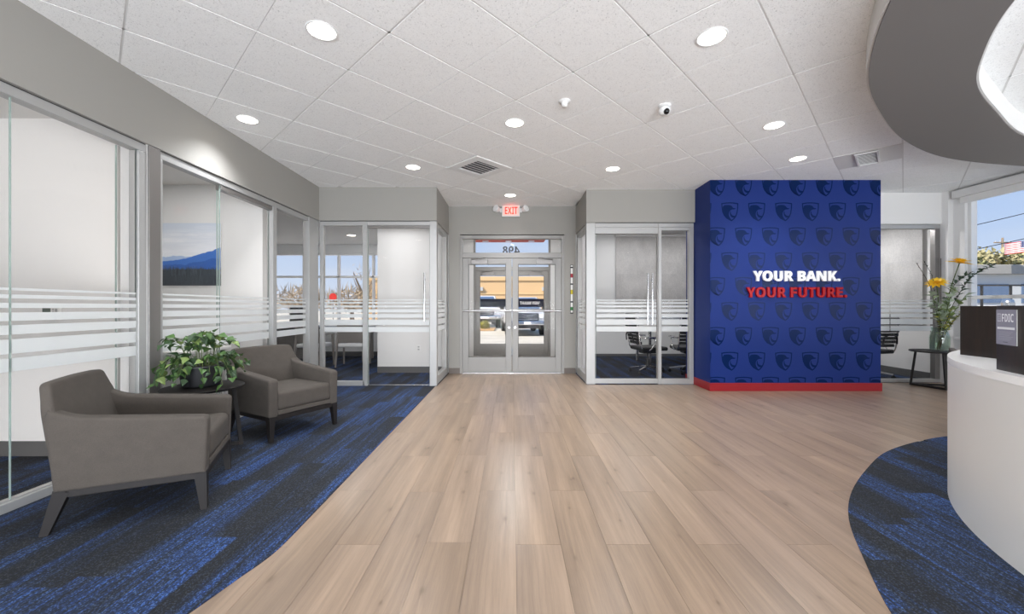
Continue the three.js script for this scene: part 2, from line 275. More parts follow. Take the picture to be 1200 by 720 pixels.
{ // suspended ceiling: two by four foot tiles turned across the room, each with a score line across the middle
  const th = -0.803, S = 0.6096, ax = [Math.sin(th), Math.cos(th)], bxs = [Math.cos(th), -Math.sin(th)];
  const at = (i, j) => [-0.814 + S * (i * ax[0] + j * bxs[0]), 2.685 + S * (i * ax[1] + j * bxs[1])];
  const cell = (i0, i1, j0, j1) => { const p = [at(i0, j0), at(i1, j0), at(i1, j1), at(i0, j1)]; let a = 0; p.forEach(([x, y], k) => { const [u, v] = p[(k + 1) % 4]; a += x * v - u * y; }); return a > 0 ? p : p.reverse(); };
  const ceiling = tag(part(scene, 'ceiling', polySlab(lobby, CEIL + 0.007, 0.05), std('#dddcd8', 0.9)), 'white suspended ceiling of speckled tiles over the lobby', undefined, undefined, 'structure');
  const tees = [], e = 0.011, s = 0.0035; let n = 0;
  const holes = [[2, 3], [-4, 8]];
  for (let i = -14; i < 16; i++) for (let j = -14; j < 20; j += 2) {
    const gs = [];
    for (const h of [0, 1]) {
      if (holes.some(([a, b]) => a === i && b === j + h)) continue;
      const p = clip(lobby, cell(i + e, i + 1 - e, j + h + (h ? s : e), j + h + 1 - (h ? e : s)));
      if (p.length < 3 || area(p) < 0.004) continue;
      const g = polySlab(p, CEIL, 0.012); gs.push(g);
    }
    if (gs.length) { part(ceiling, n ? 'ceiling_tile_' + String(n).padStart(3, '0') : 'ceiling_tile', gs, M.tile); n++; }
    for (const q of [cell(i - 0.017, i + 0.017, j, j + 2), cell(i, i + 1, j - 0.017, j + 0.017)]) { const p = clip(lobby, q); if (p.length > 2 && area(p) > 1e-4) tees.push(polySlab(p, CEIL + 0.0025, 0.006)); }
  }
  part(ceiling, 'ceiling_grid', tees, M.tee);
  // square supply diffuser
  const [sx, sd] = at(2.5, 3.5), turn = Math.atan2(bxs[1], bxs[0]);
  const df = thing('ceiling_diffuser', 'square white ceiling air diffuser with angled louvres above the entrance', 'vent', [sx, CEIL - 0.02, sd], turn);
  const fr = 0.3; part(df, 'frame', [rb(-fr, fr, 0.006, 0.022, -fr, -fr + 0.11), rb(-fr, fr, 0.006, 0.022, fr - 0.11, fr), rb(-fr, -fr + 0.11, 0.006, 0.022, -fr + 0.11, fr - 0.11), rb(fr - 0.11, fr, 0.006, 0.022, -fr + 0.11, fr - 0.11)], M.plastic);
  part(df, 'throat', bx(-0.2, 0.2, 0.021, 0.024, -0.2, 0.2), M.black);
  for (let k = 0; k < 6; k++) { const g = rb(-0.192, 0.192, -0.002, 0.002, -0.014, 0.014); g.rotateX(0.3); g.translate(0, 0.008, -0.155 + k * 0.062); part(df, 'louvre', g, M.plastic); }
  // register in its own panel
  const [vx, vd] = at(-3.5, 8.5);
  const vt = thing('ceiling_register', 'white rectangular slatted ceiling register near the curved soffit', 'vent', [vx, CEIL - 0.016, vd], turn);
  part(vt, 'panel', [bx(-0.3, 0.3, 0.012, 0.02, -0.3, -0.1), bx(-0.3, 0.3, 0.012, 0.02, 0.1, 0.3), bx(-0.3, -0.26, 0.012, 0.02, -0.1, 0.1), bx(0.26, 0.3, 0.012, 0.02, -0.1, 0.1)], M.tee);
  part(vt, 'frame', [rb(-0.27, 0.27, -0.008, 0.008, -0.11, -0.085), rb(-0.27, 0.27, -0.008, 0.008, 0.085, 0.11), rb(-0.27, -0.235, -0.008, 0.008, -0.085, 0.085), rb(0.235, 0.27, -0.008, 0.008, -0.085, 0.085)], M.plastic);
  part(vt, 'throat', bx(-0.26, 0.26, 0.017, 0.02, -0.1, 0.1), M.black);
  for (let k = 0; k < 9; k++) { const g = rb(-0.004, 0.004, -0.004, 0.004, -0.086, 0.086); g.translate(-0.2 + k * 0.05, 0.008, 0); part(vt, 'slat', g, M.plastic); }
}

// ---------------------------------------------------------------- walls
struct('wall_left', [bx(XL - 0.16, XL, HEAD, 3.1, -1.5, FL), bx(XL - 0.16, XL, 0, 3.1, BACK, -1.5)], M.paint, 'greige bulkhead above the long glass wall');
struct('wall_left_front', [bx(XL, -1.14, HEAD, 3.1, FL, FL + 0.12), bx(-1.26, -1.14, HEAD, 3.1, FL + 0.12, DOOR)], M.paint, 'greige bulkhead above the corner office front');
struct('wall_right_front', [bx(1.15, 2.83, HEAD, 3.1, FR, FR + 0.12), bx(1.15, 1.27, HEAD, 3.1, FR + 0.12, DOOR)], M.paint, 'greige bulkhead above the meeting room front');
struct('wall_far', [bx(-1.14, -0.94, 0, 3.1, DOOR, DOOR + 0.14), bx(0.94, 1.15, 0, 3.1, DOOR, DOOR + 0.14), bx(-0.94, 0.94, 2.51, 3.1, DOOR, DOOR + 0.14)], M.paint, 'greige wall around the entrance doors');
struct('wall_office_front_right', [bx(5.2, 6.84, 2.52, 3.1, FC, FC + 0.12), bx(6.82, 7.05, 0, 3.1, FC - 0.1, FC + 0.12)], M.white, 'white bulkhead and corner pier beside the window');
{ // rear wall with three added glowing shades, fill light to brighten the ceiling
  const gaps = [[-2.5, 0.3], [0.6, 3.4], [3.7, 6.5]];
  struct('wall_back', [bx(-6.3, -2.5, 0, 3.1, BACK - 0.15, BACK), bx(-2.5, 6.5, 0, 0.15, BACK - 0.15, BACK), bx(-2.5, 6.5, 1.45, 3.1, BACK - 0.15, BACK), bx(0.3, 0.6, 0.15, 1.45, BACK - 0.15, BACK), bx(3.4, 3.7, 0.15, 1.45, BACK - 0.15, BACK), bx(6.5, 7.05, 0, 3.1, BACK - 0.15, BACK)], M.paint, 'greige wall behind the camera, with openings for the added fill shades');
  const glow = std('#f4f2ee', 1, { emissive: '#fffdf8', emissiveIntensity: 1.5 });
  gaps.forEach(([a, b], k) => {
    const t = thing('fill_shade', 'glowing white fill shade, added low in the rear wall, ' + ['beside the offices', 'in the middle', 'beside the street side'][k], 'shade', [(a + b) / 2, 0.15, BACK]);
    wpart(t, 'fabric', bx(a, b, 0.15, 1.45, BACK - 0.1, BACK - 0.095), glow); wpart(t, 'hem_bar', rb(a, b, 0.15, 0.18, BACK - 0.11, BACK - 0.085), M.plastic);
    const l = new THREE.RectAreaLight(FILL_COLOR, REAR_FILL * [1.2, 1, 0.25][k], b - a, 1.3); l.position.set((a + b) / 2, 0.8, -(BACK - 0.07)); l.lookAt((a + b) / 2, 0.8, -(BACK + 1)); l.castShadow = true; scene.add(l);
  });
}
struct('wall_office_near_far', bx(-6.2, XL - 0.02, 0, 3.1, 3.27, 3.39), M.officeWhite, 'white partition between the two glass offices');
struct('wall_office_middle_far', bx(-6.2, -3.1, 0, 3.1, 5.05, 5.15), M.officeWhite, 'white office wall with the mountain picture');
struct('wall_office_outer', bx(-6.35, -6.2, -0.4, 3.1, BACK, 10), M.officeWhite, 'outer white wall of the left offices');
struct('wall_office_near_back', bx(-6.2, XL - 0.16, 0, 3.1, -1.62, -1.5), M.officeWhite, 'white rear wall of the near office');
struct('wall_vestibule_left', [bx(-2.45, -0.96, 0, 3.1, 7.4, 7.52), bx(-2.45, -2.33, 0, 3.1, 7.52, EXT)], M.officeWhite, 'white wall beside the entrance vestibule seen in the corner office');
struct('wall_vestibule_right', [bx(0.96, 1.35, 0, 3.1, 7.4, 7.52), bx(1.25, 1.35, 0, 3.1, 7.52, EXT)], M.officeWhite, 'white wall beside the entrance vestibule seen in the meeting room');
struct('wall_meeting_side', bx(4.78, 4.9, 0, 3.1, 6.6, EXT), M.officeWhite, 'white wall between the meeting room and the right office');
struct('wall_exterior', [ // front of the building with openings for two windows and the outer doors
  bx(-6.35, -5.9, -0.4, 3.4, EXT, EXT + 0.2), bx(-5.9, -2.5, -0.4, 0.72, EXT, EXT + 0.2), bx(-5.9, -2.5, 2.52, 3.4, EXT, EXT + 0.2), bx(-2.5, -0.94, -0.4, 3.4, EXT, EXT + 0.2), bx(-0.94, 0.94, 2.92, 3.4, EXT, EXT + 0.2), bx(-0.94, 0.94, -0.4, -0.005, EXT, EXT + 0.2),
  bx(0.94, 2.6, -0.4, 3.4, EXT, EXT + 0.2), bx(2.6, 4.6, -0.4, 0.9, EXT, EXT + 0.2), bx(2.6, 4.6, 2.9, 3.4, EXT, EXT + 0.2), bx(4.6, 7.05, -0.4, 3.4, EXT, EXT + 0.2)], M.officeWhite, 'outer front wall with window openings');
struct('wall_right', [bx(XR, 7.05, -0.4, 0.74, BACK, 6.35), bx(XR, 7.05, 2.9, 3.4, BACK, 6.35), bx(XR, 7.05, 0.74, 2.9, 6.19, 6.35), bx(XR, 7.05, 0.74, 2.9, 4.6, 4.8), bx(XR, 7.05, 0.74, 2.9, 1.3, 1.5), bx(XR, 7.05, 0.74, 2.9, BACK, -1.8), bx(XR, 7.05, -0.4, 3.4, 6.35, 9.9)], M.white, 'white wall with tall windows to the right of the desk');
// lower ceilings of the offices
struct('ceiling_office_left', [bx(-6.2, XL - 0.16, 2.72, 2.78, -1.5, 9.9), bx(XL - 0.16, -1.26, 2.72, 2.78, FL + 0.12, 7.4), bx(XL - 0.16, -2.45, 2.72, 2.78, 7.4, 9.9)], M.white, 'white ceiling of the left offices');
struct('ceiling_office_right', [bx(1.27, 4.78, 2.98, 3.04, 6.6, 9.9), bx(1.27, 2.83, 2.98, 3.04, FR + 0.12, 6.6), bx(4.9, 6.9, 2.72, 2.78, FC + 0.12, 9.9)], M.white, 'white ceiling of the right offices');
struct('ceiling_vestibule', bx(-2.33, 1.25, 2.95, 3.0, DOOR + 0.14, EXT), M.white, 'white ceiling of the vestibule');
// baseboards
struct('baseboard_far', [bx(-1.14, -0.94, 0, 0.1, DOOR - 0.012, DOOR), bx(0.94, 1.15, 0, 0.1, DOOR - 0.012, DOOR)], M.baseBrown, 'brown rubber base beside the entrance doors');
struct('baseboard_office_near', bx(-6.2, XL - 0.06, 0.002, 0.12, 3.258, 3.27), M.base, 'dark grey rubber base in the near office');
struct('baseboard_office_corner', [bx(-2.45, -1.2, 0.002, 0.115, 7.388, 7.4), bx(-6.2, -2.45, 0.002, 0.115, EXT - 0.012, EXT)], M.base, 'dark grey rubber base in the corner office');
struct('baseboard_meeting', [bx(1.35, 4.78, 0.002, 0.06, EXT - 0.012, EXT), bx(6.888, 6.9, 0.002, 0.115, 6.6, EXT)], M.base, 'dark rubber base in the meeting room');

// curved soffit over the desk, its band drawn in plan
{
  const outer = spline([[6.72, 4.72], [5.89, 4.67], [4.72, 4.41], [3.82, 3.95], [3.03, 3.35], [2.51, 2.86], [2.0, 2.14], [1.72, 1.5], [1.62, 0.8], [1.75, 0.1], [2.1, -0.6]], 90);
  const inner = spline([[2.9, -0.4], [2.45, 0.2], [2.32, 0.8], [2.38, 1.5], [2.65, 2.14], [3.07, 2.66], [3.395, 2.965], [3.98, 3.35], [4.86, 3.855], [5.8, 4.15], [6.72, 4.2]], 90);
  const so = tag(part(scene, 'ceiling_soffit', polySlab([...outer, ...inner], 2.82, 0.012), M.soffit), 'curved grey ceiling soffit sweeping above the reception desk', undefined, undefined, 'structure');
  const ribbon = (pts, t) => polySlab([...pts, ...[...pts].reverse().map(([x, d], k, a) => { const [u, v] = a[Math.min(a.length - 1, k + 1)], [p, q] = a[Math.max(0, k - 1)], l = Math.hypot(u - p, v - q); return [x - (v - q) / l * t, d + (u - p) / l * t]; })], 2.832, 0.185);
  part(so, 'outer_face', ribbon(outer, 0.012), M.soffitSide, 'pale outer edge'); part(so, 'inner_face', ribbon(inner, 0.012), M.soffitSide, 'pale inner edge');
}

// ---------------------------------------------------------------- glass partitions
const STRIPES = [[1.300, 1.314], [1.252, 1.2745], [1.194, 1.224], [1.1175, 1.167], [1.037, 1.092], [0.923, 1.008], [0.818, 0.896]];
// a pane with its frosted film; along = 'd' (wall seen edge on) or 'x' (front); face = side on which the film sits
function pane(t, along, a0, a1, y0, y1, at, side = 1, th = 0.01, edges = false) {
  const g = along === 'd' ? bx(at - th / 2, at + th / 2, y0, y1, a0, a1) : bx(a0, a1, y0, y1, at - th / 2, at + th / 2);
  const p = wpart(t, 'pane', g, M.glass); p.position.set(0, 0, 0);
  const off = at + side * (th / 2 + 0.0015), w = 0.0005;
  for (const [s0, s1] of STRIPES) {
    const sg = along === 'd' ? bx(off - w, off + w, s0, s1, a0 + 0.004, a1 - 0.004) : bx(a0 + 0.004, a1 - 0.004, s0, s1, off - w, off + w);
    sg.applyMatrix4(new THREE.Matrix4().makeTranslation(-t.position.x, -t.position.y, -t.position.z));
    part(p, 'frosted_stripe', sg, M.frost);
  }
  if (edges) wpart(t, 'pane_edge', along === 'd' ? [bx(at - 0.006, at + 0.006, y0, y1, a0 - 0.003, a0), bx(at - 0.006, at + 0.006, y0, y1, a1, a1 + 0.003)] : [bx(a0 - 0.004, a0, y0, y1, at - 0.006, at + 0.006), bx(a1, a1 + 0.004, y0, y1, at - 0.006, at + 0.006)], M.edgeGlass);
  return p;
}
function pull(t, x, d, y0, y1) { // tubular pull handle standing off a front pane
  wpart(t, 'handle', [(() => { const g = new THREE.CylinderGeometry(0.013, 0.013, y1 - y0, 16); g.translate(x, (y0 + y1) / 2, -(d - 0.055)); return g; })(), ...[y0 + 0.1, y1 - 0.1].map((y) => { const g = new THREE.CylinderGeometry(0.009, 0.009, 0.055, 12); g.rotateX(Math.PI / 2); g.translate(x, y, -(d - 0.027)); return g; })], M.chrome, 'long chrome tube pull');
}
const x0 = XL - 0.1, x1 = XL - 0.02;
{ // near office front
  const t = thing('glass_partition', 'long glass partition with frosted stripes behind the nearer lounge chair', 'partition', [XL - 0.06, 0, 1.0]);
  wpart(t, 'top_rail', [rb(x0, x1, HEAD - 0.07, HEAD - 0.008, -1.5, 3.27)], M.alu);
  wpart(t, 'shadow_gap', bx(x0 + 0.01, x1 - 0.01, HEAD - 0.008, HEAD, -1.5, 3.27), M.gasket);
  wpart(t, 'bottom_rail', [rb(x0, x1, 0, 0.055, -1.5, 3.27), rb(x0 + 0.02, x1 - 0.02, 0.05, 0.065, -1.5, 3.27)], M.alu);
  wpart(t, 'jamb', rb(x0, x1, 0.055, HEAD - 0.07, 3.2, 3.27), M.alu);
  pane(t, 'd', -1.5, 2.392, 0.06, HEAD - 0.07, XL - 0.045); pane(t, 'd', 2.4, 3.2, 0.06, HEAD - 0.07, XL - 0.045, 1, 0.01, true);
  const dr = thing('sliding_glass_door', 'open sliding glass door parked behind the long glass partition', 'door', [XL - 0.085, 0, 2.7]);
  pane(dr, 'd', 2.25, 3.08, 0.066, HEAD - 0.08, XL - 0.085, 1, 0.01, true);
  wpart(dr, 'edge_strip', rb(XL - 0.093, XL - 0.077, 0.066, HEAD - 0.08, 3.084, 3.11), M.alu);
  struct('trim_1', [rb(XL - 0.16, XL - 0.005, 0, HEAD - 0.004, 3.275, 3.385)], M.aluDark, 'brushed grey post between the two glass offices');
}
{ // middle office front
  const t = thing('glass_partition', 'glass partition with frosted stripes behind the potted plant', 'partition', [XL - 0.06, 0, 3.75]);
  wpart(t, 'top_rail', rb(x0, x1, HEAD - 0.07, HEAD - 0.008, 3.39, 4.12), M.alu); wpart(t, 'shadow_gap', bx(x0 + 0.01, x1 - 0.01, HEAD - 0.008, HEAD, 3.39, 4.12), M.gasket);
  wpart(t, 'bottom_rail', rb(x0, x1, 0, 0.05, 3.39, 4.12), M.alu);
  wpart(t, 'jamb', rb(x0, x1, 0.05, HEAD - 0.07, 3.39, 3.42), M.alu);
  pane(t, 'd', 3.42, 4.12, 0.05, HEAD - 0.07, XL - 0.05, 1, 0.01, true);
  const dr = thing('sliding_glass_door', 'closed sliding glass door between potted plant and corner office', 'door', [XL - 0.075, 0, 4.5]);
  pane(dr, 'd', 4.13, 5.0, 0.055, HEAD - 0.1, XL - 0.078, 1, 0.01, true); wpart(dr, 'header', rb(XL - 0.092, XL - 0.03, HEAD - 0.12, HEAD - 0.072, 4.125, 5.0), M.aluDark);
  wpart(dr, 'top_rail', rb(x0, x1, HEAD - 0.07, HEAD - 0.008, 4.12, 5.08), M.alu); wpart(dr, 'shadow_gap', bx(x0 + 0.01, x1 - 0.01, HEAD - 0.008, HEAD, 4.12, 5.08), M.gasket); wpart(dr, 'bottom_rail', rb(x0, x1, 0, 0.05, 4.12, 5.08), M.alu); wpart(dr, 'jamb', rb(x0, x1, 0.05, HEAD - 0.07, 5.0, 5.08), M.alu);
}
{ // corner office, side light
  const t = thing('glass_partition', 'narrow glass side pane of the corner office behind the farther lounge chair', 'partition', [XL - 0.06, 0, 5.5]);
  wpart(t, 'top_rail', rb(x0, x1, HEAD - 0.07, HEAD - 0.008, 5.08, 5.86), M.alu); wpart(t, 'bottom_rail', rb(x0, x1, 0, 0.05, 5.08, 5.86), M.alu);
  wpart(t, 'shadow_gap', bx(x0 + 0.01, x1 - 0.01, HEAD - 0.008, HEAD, 5.08, 5.86), M.gasket); wpart(t, 'corner_post', rb(x0, x1 + 0.015, 0, HEAD - 0.004, 5.86, 6.14, 0.008), M.alu); pane(t, 'd', 5.08, 5.86, 0.05, HEAD - 0.07, XL - 0.06);
}
{ // corner office, front with door
  const y1 = HEAD - 0.07, t = thing('glass_partition', 'glass front pane of the corner office beside its sliding door', 'partition', [-2.5, 0, FL + 0.06]);
  wpart(t, 'top_rail', rb(XL, -2.2, y1, HEAD - 0.008, FL + 0.02, FL + 0.1), M.alu); wpart(t, 'shadow_gap', bx(XL, -2.2, HEAD - 0.008, HEAD, FL + 0.03, FL + 0.09), M.gasket);
  wpart(t, 'bottom_rail', rb(XL, -2.24, 0, 0.07, FL + 0.02, FL + 0.1), M.alu);
  wpart(t, 'jamb', rb(XL, XL + 0.05, 0.07, y1, FL + 0.02, FL + 0.1), M.alu); wpart(t, 'jamb', rb(-2.27, -2.2, 0, y1, FL + 0.02, FL + 0.1), M.alu);
  pane(t, 'x', XL + 0.05, -2.27, 0.07, y1, FL + 0.06, -1);
  const dr = thing('sliding_glass_door', 'sliding glass door of the corner office with one long chrome pull', 'door', [-1.72, 0, FL + 0.05]);
  pane(dr, 'x', -2.194, -1.256, 0.02, y1 - 0.03, FL + 0.05, -1, 0.01, true); wpart(dr, 'header', rb(-2.198, -1.252, y1 - 0.04, y1, FL + 0.03, FL + 0.09), M.aluDark); wpart(dr, 'top_rail', rb(-2.198, -1.25, y1, HEAD - 0.008, FL + 0.02, FL + 0.1), M.alu); wpart(dr, 'shadow_gap', bx(-2.198, -1.25, HEAD - 0.008, HEAD, FL + 0.03, FL + 0.09), M.gasket); wpart(dr, 'floor_track', rb(-2.198, -1.25, 0.002, 0.014, FL + 0.035, FL + 0.065), M.steel);
  pull(dr, -1.325, FL + 0.05, 0.99, 1.72);
  const r = thing('glass_partition', 'slim glass return pane between the corner office and the entrance wall', 'partition', [-1.2, 0, 6.75]);
  wpart(r, 'corner_post', rb(-1.25, -1.142, 0, HEAD - 0.004, FL + 0.01, FL + 0.12, 0.006), M.alu); wpart(r, 'top_rail', rb(-1.24, -1.155, y1, HEAD - 0.004, FL + 0.12, DOOR), M.alu); wpart(r, 'bottom_rail', rb(-1.24, -1.155, 0, 0.13, FL + 0.12, DOOR), M.alu); wpart(r, 'jamb', rb(-1.24, -1.155, 0.13, y1, DOOR - 0.16, DOOR), M.alu); wpart(r, 'jamb', rb(-1.24, -1.155, 0.13, y1, FL + 0.12, FL + 0.2), M.alu);
  pane(r, 'd', FL + 0.2, DOOR - 0.16, 0.13, y1, -1.19);
}
{ // meeting room
  const y1 = HEAD - 0.07, r = thing('glass_partition', 'slim glass return pane between the meeting room and the entrance wall', 'partition', [1.2, 0, 6.8]);
  wpart(r, 'corner_post', rb(1.152, 1.29, 0, HEAD - 0.004, FR + 0.01, FR + 0.12, 0.006), M.alu); wpart(r, 'top_rail', rb(1.165, 1.25, y1, HEAD - 0.004, FR + 0.12, DOOR), M.alu); wpart(r, 'bottom_rail', rb(1.165, 1.25, 0, 0.13, FR + 0.12, DOOR), M.alu); wpart(r, 'jamb', rb(1.165, 1.25, 0.13, y1, DOOR - 0.1, DOOR), M.alu); wpart(r, 'jamb', rb(1.165, 1.25, 0.13, y1, FR + 0.12, FR + 0.2), M.alu);
  pane(r, 'd', FR + 0.2, DOOR - 0.1, 0.13, y1, 1.2, -1);
  const t = thing('glass_partition', 'glass side pane of the meeting room next to the blue feature wall', 'partition', [2.5, 0, FR + 0.06]);
  wpart(t, 'top_rail', [rb(2.27, 2.82, y1, HEAD - 0.008, FR + 0.02, FR + 0.1)], M.alu); wpart(t, 'shadow_gap', bx(2.27, 2.82, HEAD - 0.008, HEAD, FR + 0.03, FR + 0.09), M.gasket);
  wpart(t, 'jamb', rb(2.27, 2.32, 0, y1, FR + 0.02, FR + 0.1), M.alu); wpart(t, 'jamb', rb(2.75, 2.82, 0, y1, FR + 0.02, FR + 0.1), M.alu); wpart(t, 'bottom_rail', rb(2.32, 2.75, 0, 0.08, FR + 0.02, FR + 0.1), M.alu); wpart(t, 'header', rb(2.32, 2.75, y1 - 0.05, y1, FR + 0.03, FR + 0.09), M.alu);
  pane(t, 'x', 2.32, 2.75, 0.08, y1 - 0.05, FR + 0.06, -1);
  const dr = thing('sliding_glass_door', 'sliding glass door of the meeting room with a double chrome pull', 'door', [1.78, 0, FR + 0.05]);
  pane(dr, 'x', 1.31, 2.25, 0.085, y1 - 0.1, FR + 0.05, -1, 0.01, true); wpart(dr, 'header', rb(1.292, 2.268, y1 - 0.1, y1, FR + 0.025, FR + 0.09), M.alu); wpart(dr, 'bottom_rail', rb(1.292, 2.268, 0.01, 0.085, FR + 0.03, FR + 0.07), M.alu); wpart(dr, 'top_rail', rb(1.292, 2.268, y1, HEAD - 0.008, FR + 0.02, FR + 0.1), M.alu); wpart(dr, 'shadow_gap', bx(1.292, 2.268, HEAD - 0.008, HEAD, FR + 0.03, FR + 0.09), M.gasket); wpart(dr, 'edge_strip', rb(2.25, 2.268, 0.085, y1 - 0.1, FR + 0.03, FR + 0.07), M.aluDark);
  pull(dr, 2.1, FR + 0.05, 0.93, 1.72); pull(dr, 2.17, FR + 0.05, 0.93, 1.72);
}
{ // office right of the feature wall
  const y1 = 2.45, t = thing('glass_partition', 'glass office front to the right of the blue feature wall', 'partition', [6, 0, FC + 0.06]);
  wpart(t, 'top_rail', rb(5.2, 6.82, y1, 2.516, FC + 0.02, FC + 0.1), M.alu); wpart(t, 'bottom_rail', rb(5.2, 6.82, 0, 0.05, FC + 0.02, FC + 0.1), M.alu); wpart(t, 'jamb', rb(6.74, 6.82, 0.05, y1, FC + 0.02, FC + 0.1), M.aluDark);
  pane(t, 'x', 5.2, 6.05, 0.05, y1, FC + 0.06, -1); pane(t, 'x', 6.055, 6.74, 0.05, y1, FC + 0.06, -1);
}

// ---------------------------------------------------------------- entrance doors
const font = await new FontLoader().loadAsync('fonts/droid/droid_sans_bold.typeface.json');
const fontR = await new FontLoader().loadAsync('fonts/droid/droid_sans_regular.typeface.json');
function textGeo(s, size, depth, f = font, bevel = 0) { const g = new TextGeometry(s, { font: f, size, depth, curveSegments: 4, bevelEnabled: bevel > 0, bevelSize: bevel, bevelThickness: bevel, bevelSegments: 1 }); g.computeBoundingBox(); return g; }
function doorFrame(name, label, d, top, headY) {
  const f = thing(name, label, undefined, [0, 0, d], 0, undefined, 'structure'), w = 0.94;
  wpart(f, 'frame', [rb(-w, -0.895, 0, top, d - 0.06, d + 0.06), rb(0.895, w, 0, top, d - 0.06, d + 0.06), rb(-0.895, 0.895, top - 0.06, top, d - 0.06, d + 0.06), rb(-0.895, 0.895, 2.085, 2.18, d - 0.05, d + 0.05)], M.doorFrame);
  wpart(f, 'transom_pane', bx(-0.895, 0.895, 2.18, top - 0.06, d - 0.004, d + 0.004), M.doorGlass);
  wpart(f, 'threshold', rb(-0.895, 0.895, 0.001, 0.014, d - 0.06, d + 0.06), M.steel);
  return f;
}
function leaf(name, label, d, side) {
  const a = side < 0 ? -0.892 : 0.006, b = side < 0 ? -0.006 : 0.892, f = thing(name, label, undefined, [(a + b) / 2, 0.016, d], 0, undefined, 'structure');
  const outerS = 0.105, x0_ = a + outerS, x1_ = b - outerS;
  wpart(f, 'stile', rb(a, x0_, 0.016, 2.08, d - 0.022, d + 0.022), M.doorFrame); wpart(f, 'stile', rb(x1_, b, 0.016, 2.08, d - 0.022, d + 0.022), M.doorFrame);
  wpart(f, 'bottom_rail', rb(x0_, x1_, 0.016, 0.29, d - 0.022, d + 0.022), M.doorFrame); wpart(f, 'top_rail', rb(x0_, x1_, 1.972, 2.08, d - 0.022, d + 0.022), M.doorFrame);
  wpart(f, 'gasket', [bx(x0_, x0_ + 0.008, 0.29, 1.972, d - 0.012, d + 0.012), bx(x1_ - 0.008, x1_, 0.29, 1.972, d - 0.012, d + 0.012), bx(x0_, x1_, 0.29, 0.298, d - 0.012, d + 0.012), bx(x0_, x1_, 1.964, 1.972, d - 0.012, d + 0.012)], M.base);
  wpart(f, 'pane', bx(x0_ + 0.008, x1_ - 0.008, 0.298, 1.964, d - 0.004, d + 0.004), M.doorGlass);
  const h = side < 0 ? a + 0.16 : b - 0.16, e = side < 0 ? h + 0.3 : h - 0.3;
  const cl = wpart(f, 'closer', rb(Math.min(h, e), Math.max(h, e), 1.965, 2.045, d - 0.085, d - 0.022, 0.008), M.aluDark, 'silver door closer box');
  const arm = bar(v3(h, 2.055, -(d - 0.05)), v3(h + (side < 0 ? 0.26 : -0.26), 2.07, -(d - 0.16)), 0.025, 0.01); arm.applyMatrix4(new THREE.Matrix4().makeTranslation(-f.position.x, -f.position.y, -f.position.z)); part(cl, 'closer_arm', arm, M.steel);
  const g = new THREE.CylinderGeometry(0.016, 0.016, b - a - 0.02, 16); g.rotateZ(Math.PI / 2); g.translate((a + b) / 2, 1.13, -(d - 0.075));
  wpart(f, 'push_bar', [g, rb(a + 0.04, a + 0.07, 1.115, 1.145, d - 0.075, d - 0.022), rb(b - 0.07, b - 0.04, 1.115, 1.145, d - 0.075, d - 0.022)], M.steel, 'steel push bar');
  const lk = new THREE.CylinderGeometry(0.018, 0.018, 0.012, 16); lk.rotateX(Math.PI / 2); lk.translate(side < 0 ? b - 0.05 : a + 0.05, 0.83, -(d - 0.026)); wpart(f, 'lock', lk, M.steel);
  return f;
}
doorFrame('door_1', 'grey metal frame and transom of the inner entrance doors', DOOR + 0.05, 2.49);
leaf('door_2', 'inner glazed entrance door leaf on the side of the lounge', DOOR + 0.03, -1); leaf('door_3', 'inner glazed entrance door leaf on the side of the meeting room', DOOR + 0.03, 1);
doorFrame('door_4', 'outer entrance frame with a tall transom window', EXT + 0.06, 2.92);
leaf('door_5', 'outer glazed entrance door leaf with a dark notice strip', EXT + 0.05, -1); leaf('door_6', 'outer glazed entrance door leaf with the thank you strip', EXT + 0.05, 1);
{ // house number on the outer transom, read from the street, so mirrored from inside
  const g = textGeo('498', 0.19, 0.006, font), w = g.boundingBox.max.x; g.scale(0.42 / w, 1, 1); g.translate(-0.21, 0, 0); g.rotateY(Math.PI); g.translate(-0.02, 0, 0);
  const s = thing('house_number', 'dark street number on the transom glass, mirrored from inside', 'number', [0, 2.5, EXT + 0.07]); part(s, 'digits', g, std('#3b4148', 0.5));
  for (const side of [-1, 1]) {
    const a = side < 0 ? -0.775 : 0.125, b = side < 0 ? -0.125 : 0.775, p = thing('door_sign', side < 0 ? 'dark navy strip with one small line of writing on the outer door' : 'dark navy strip reading THANK YOU on the outer door', 'sign', [(a + b) / 2, 1.2, EXT + 0.035]);
    part(p, 'strip', bx((a - b) / 2, (b - a) / 2, 0, 0.2, 0, 0.004), M.navy);
    if (side > 0) { const tg = textGeo('THANK YOU', 0.075, 0.002), tw = tg.boundingBox.max.x; tg.scale(0.47 / tw, 1, 1); tg.translate(-0.26, 0.06, 0.0005); part(p, 'lettering', tg, M.whiteLetter); }
    else part(p, 'lettering', Array.from({ length: 22 }, (_, k) => bx(-0.2 + k * 0.0155, -0.2 + k * 0.0155 + (k % 5 === 4 ? 0.003 : 0.011), 0.092, 0.092 + (k % 3 ? 0.014 : 0.018), -0.0015, 0)), M.meshLight);
  }
}
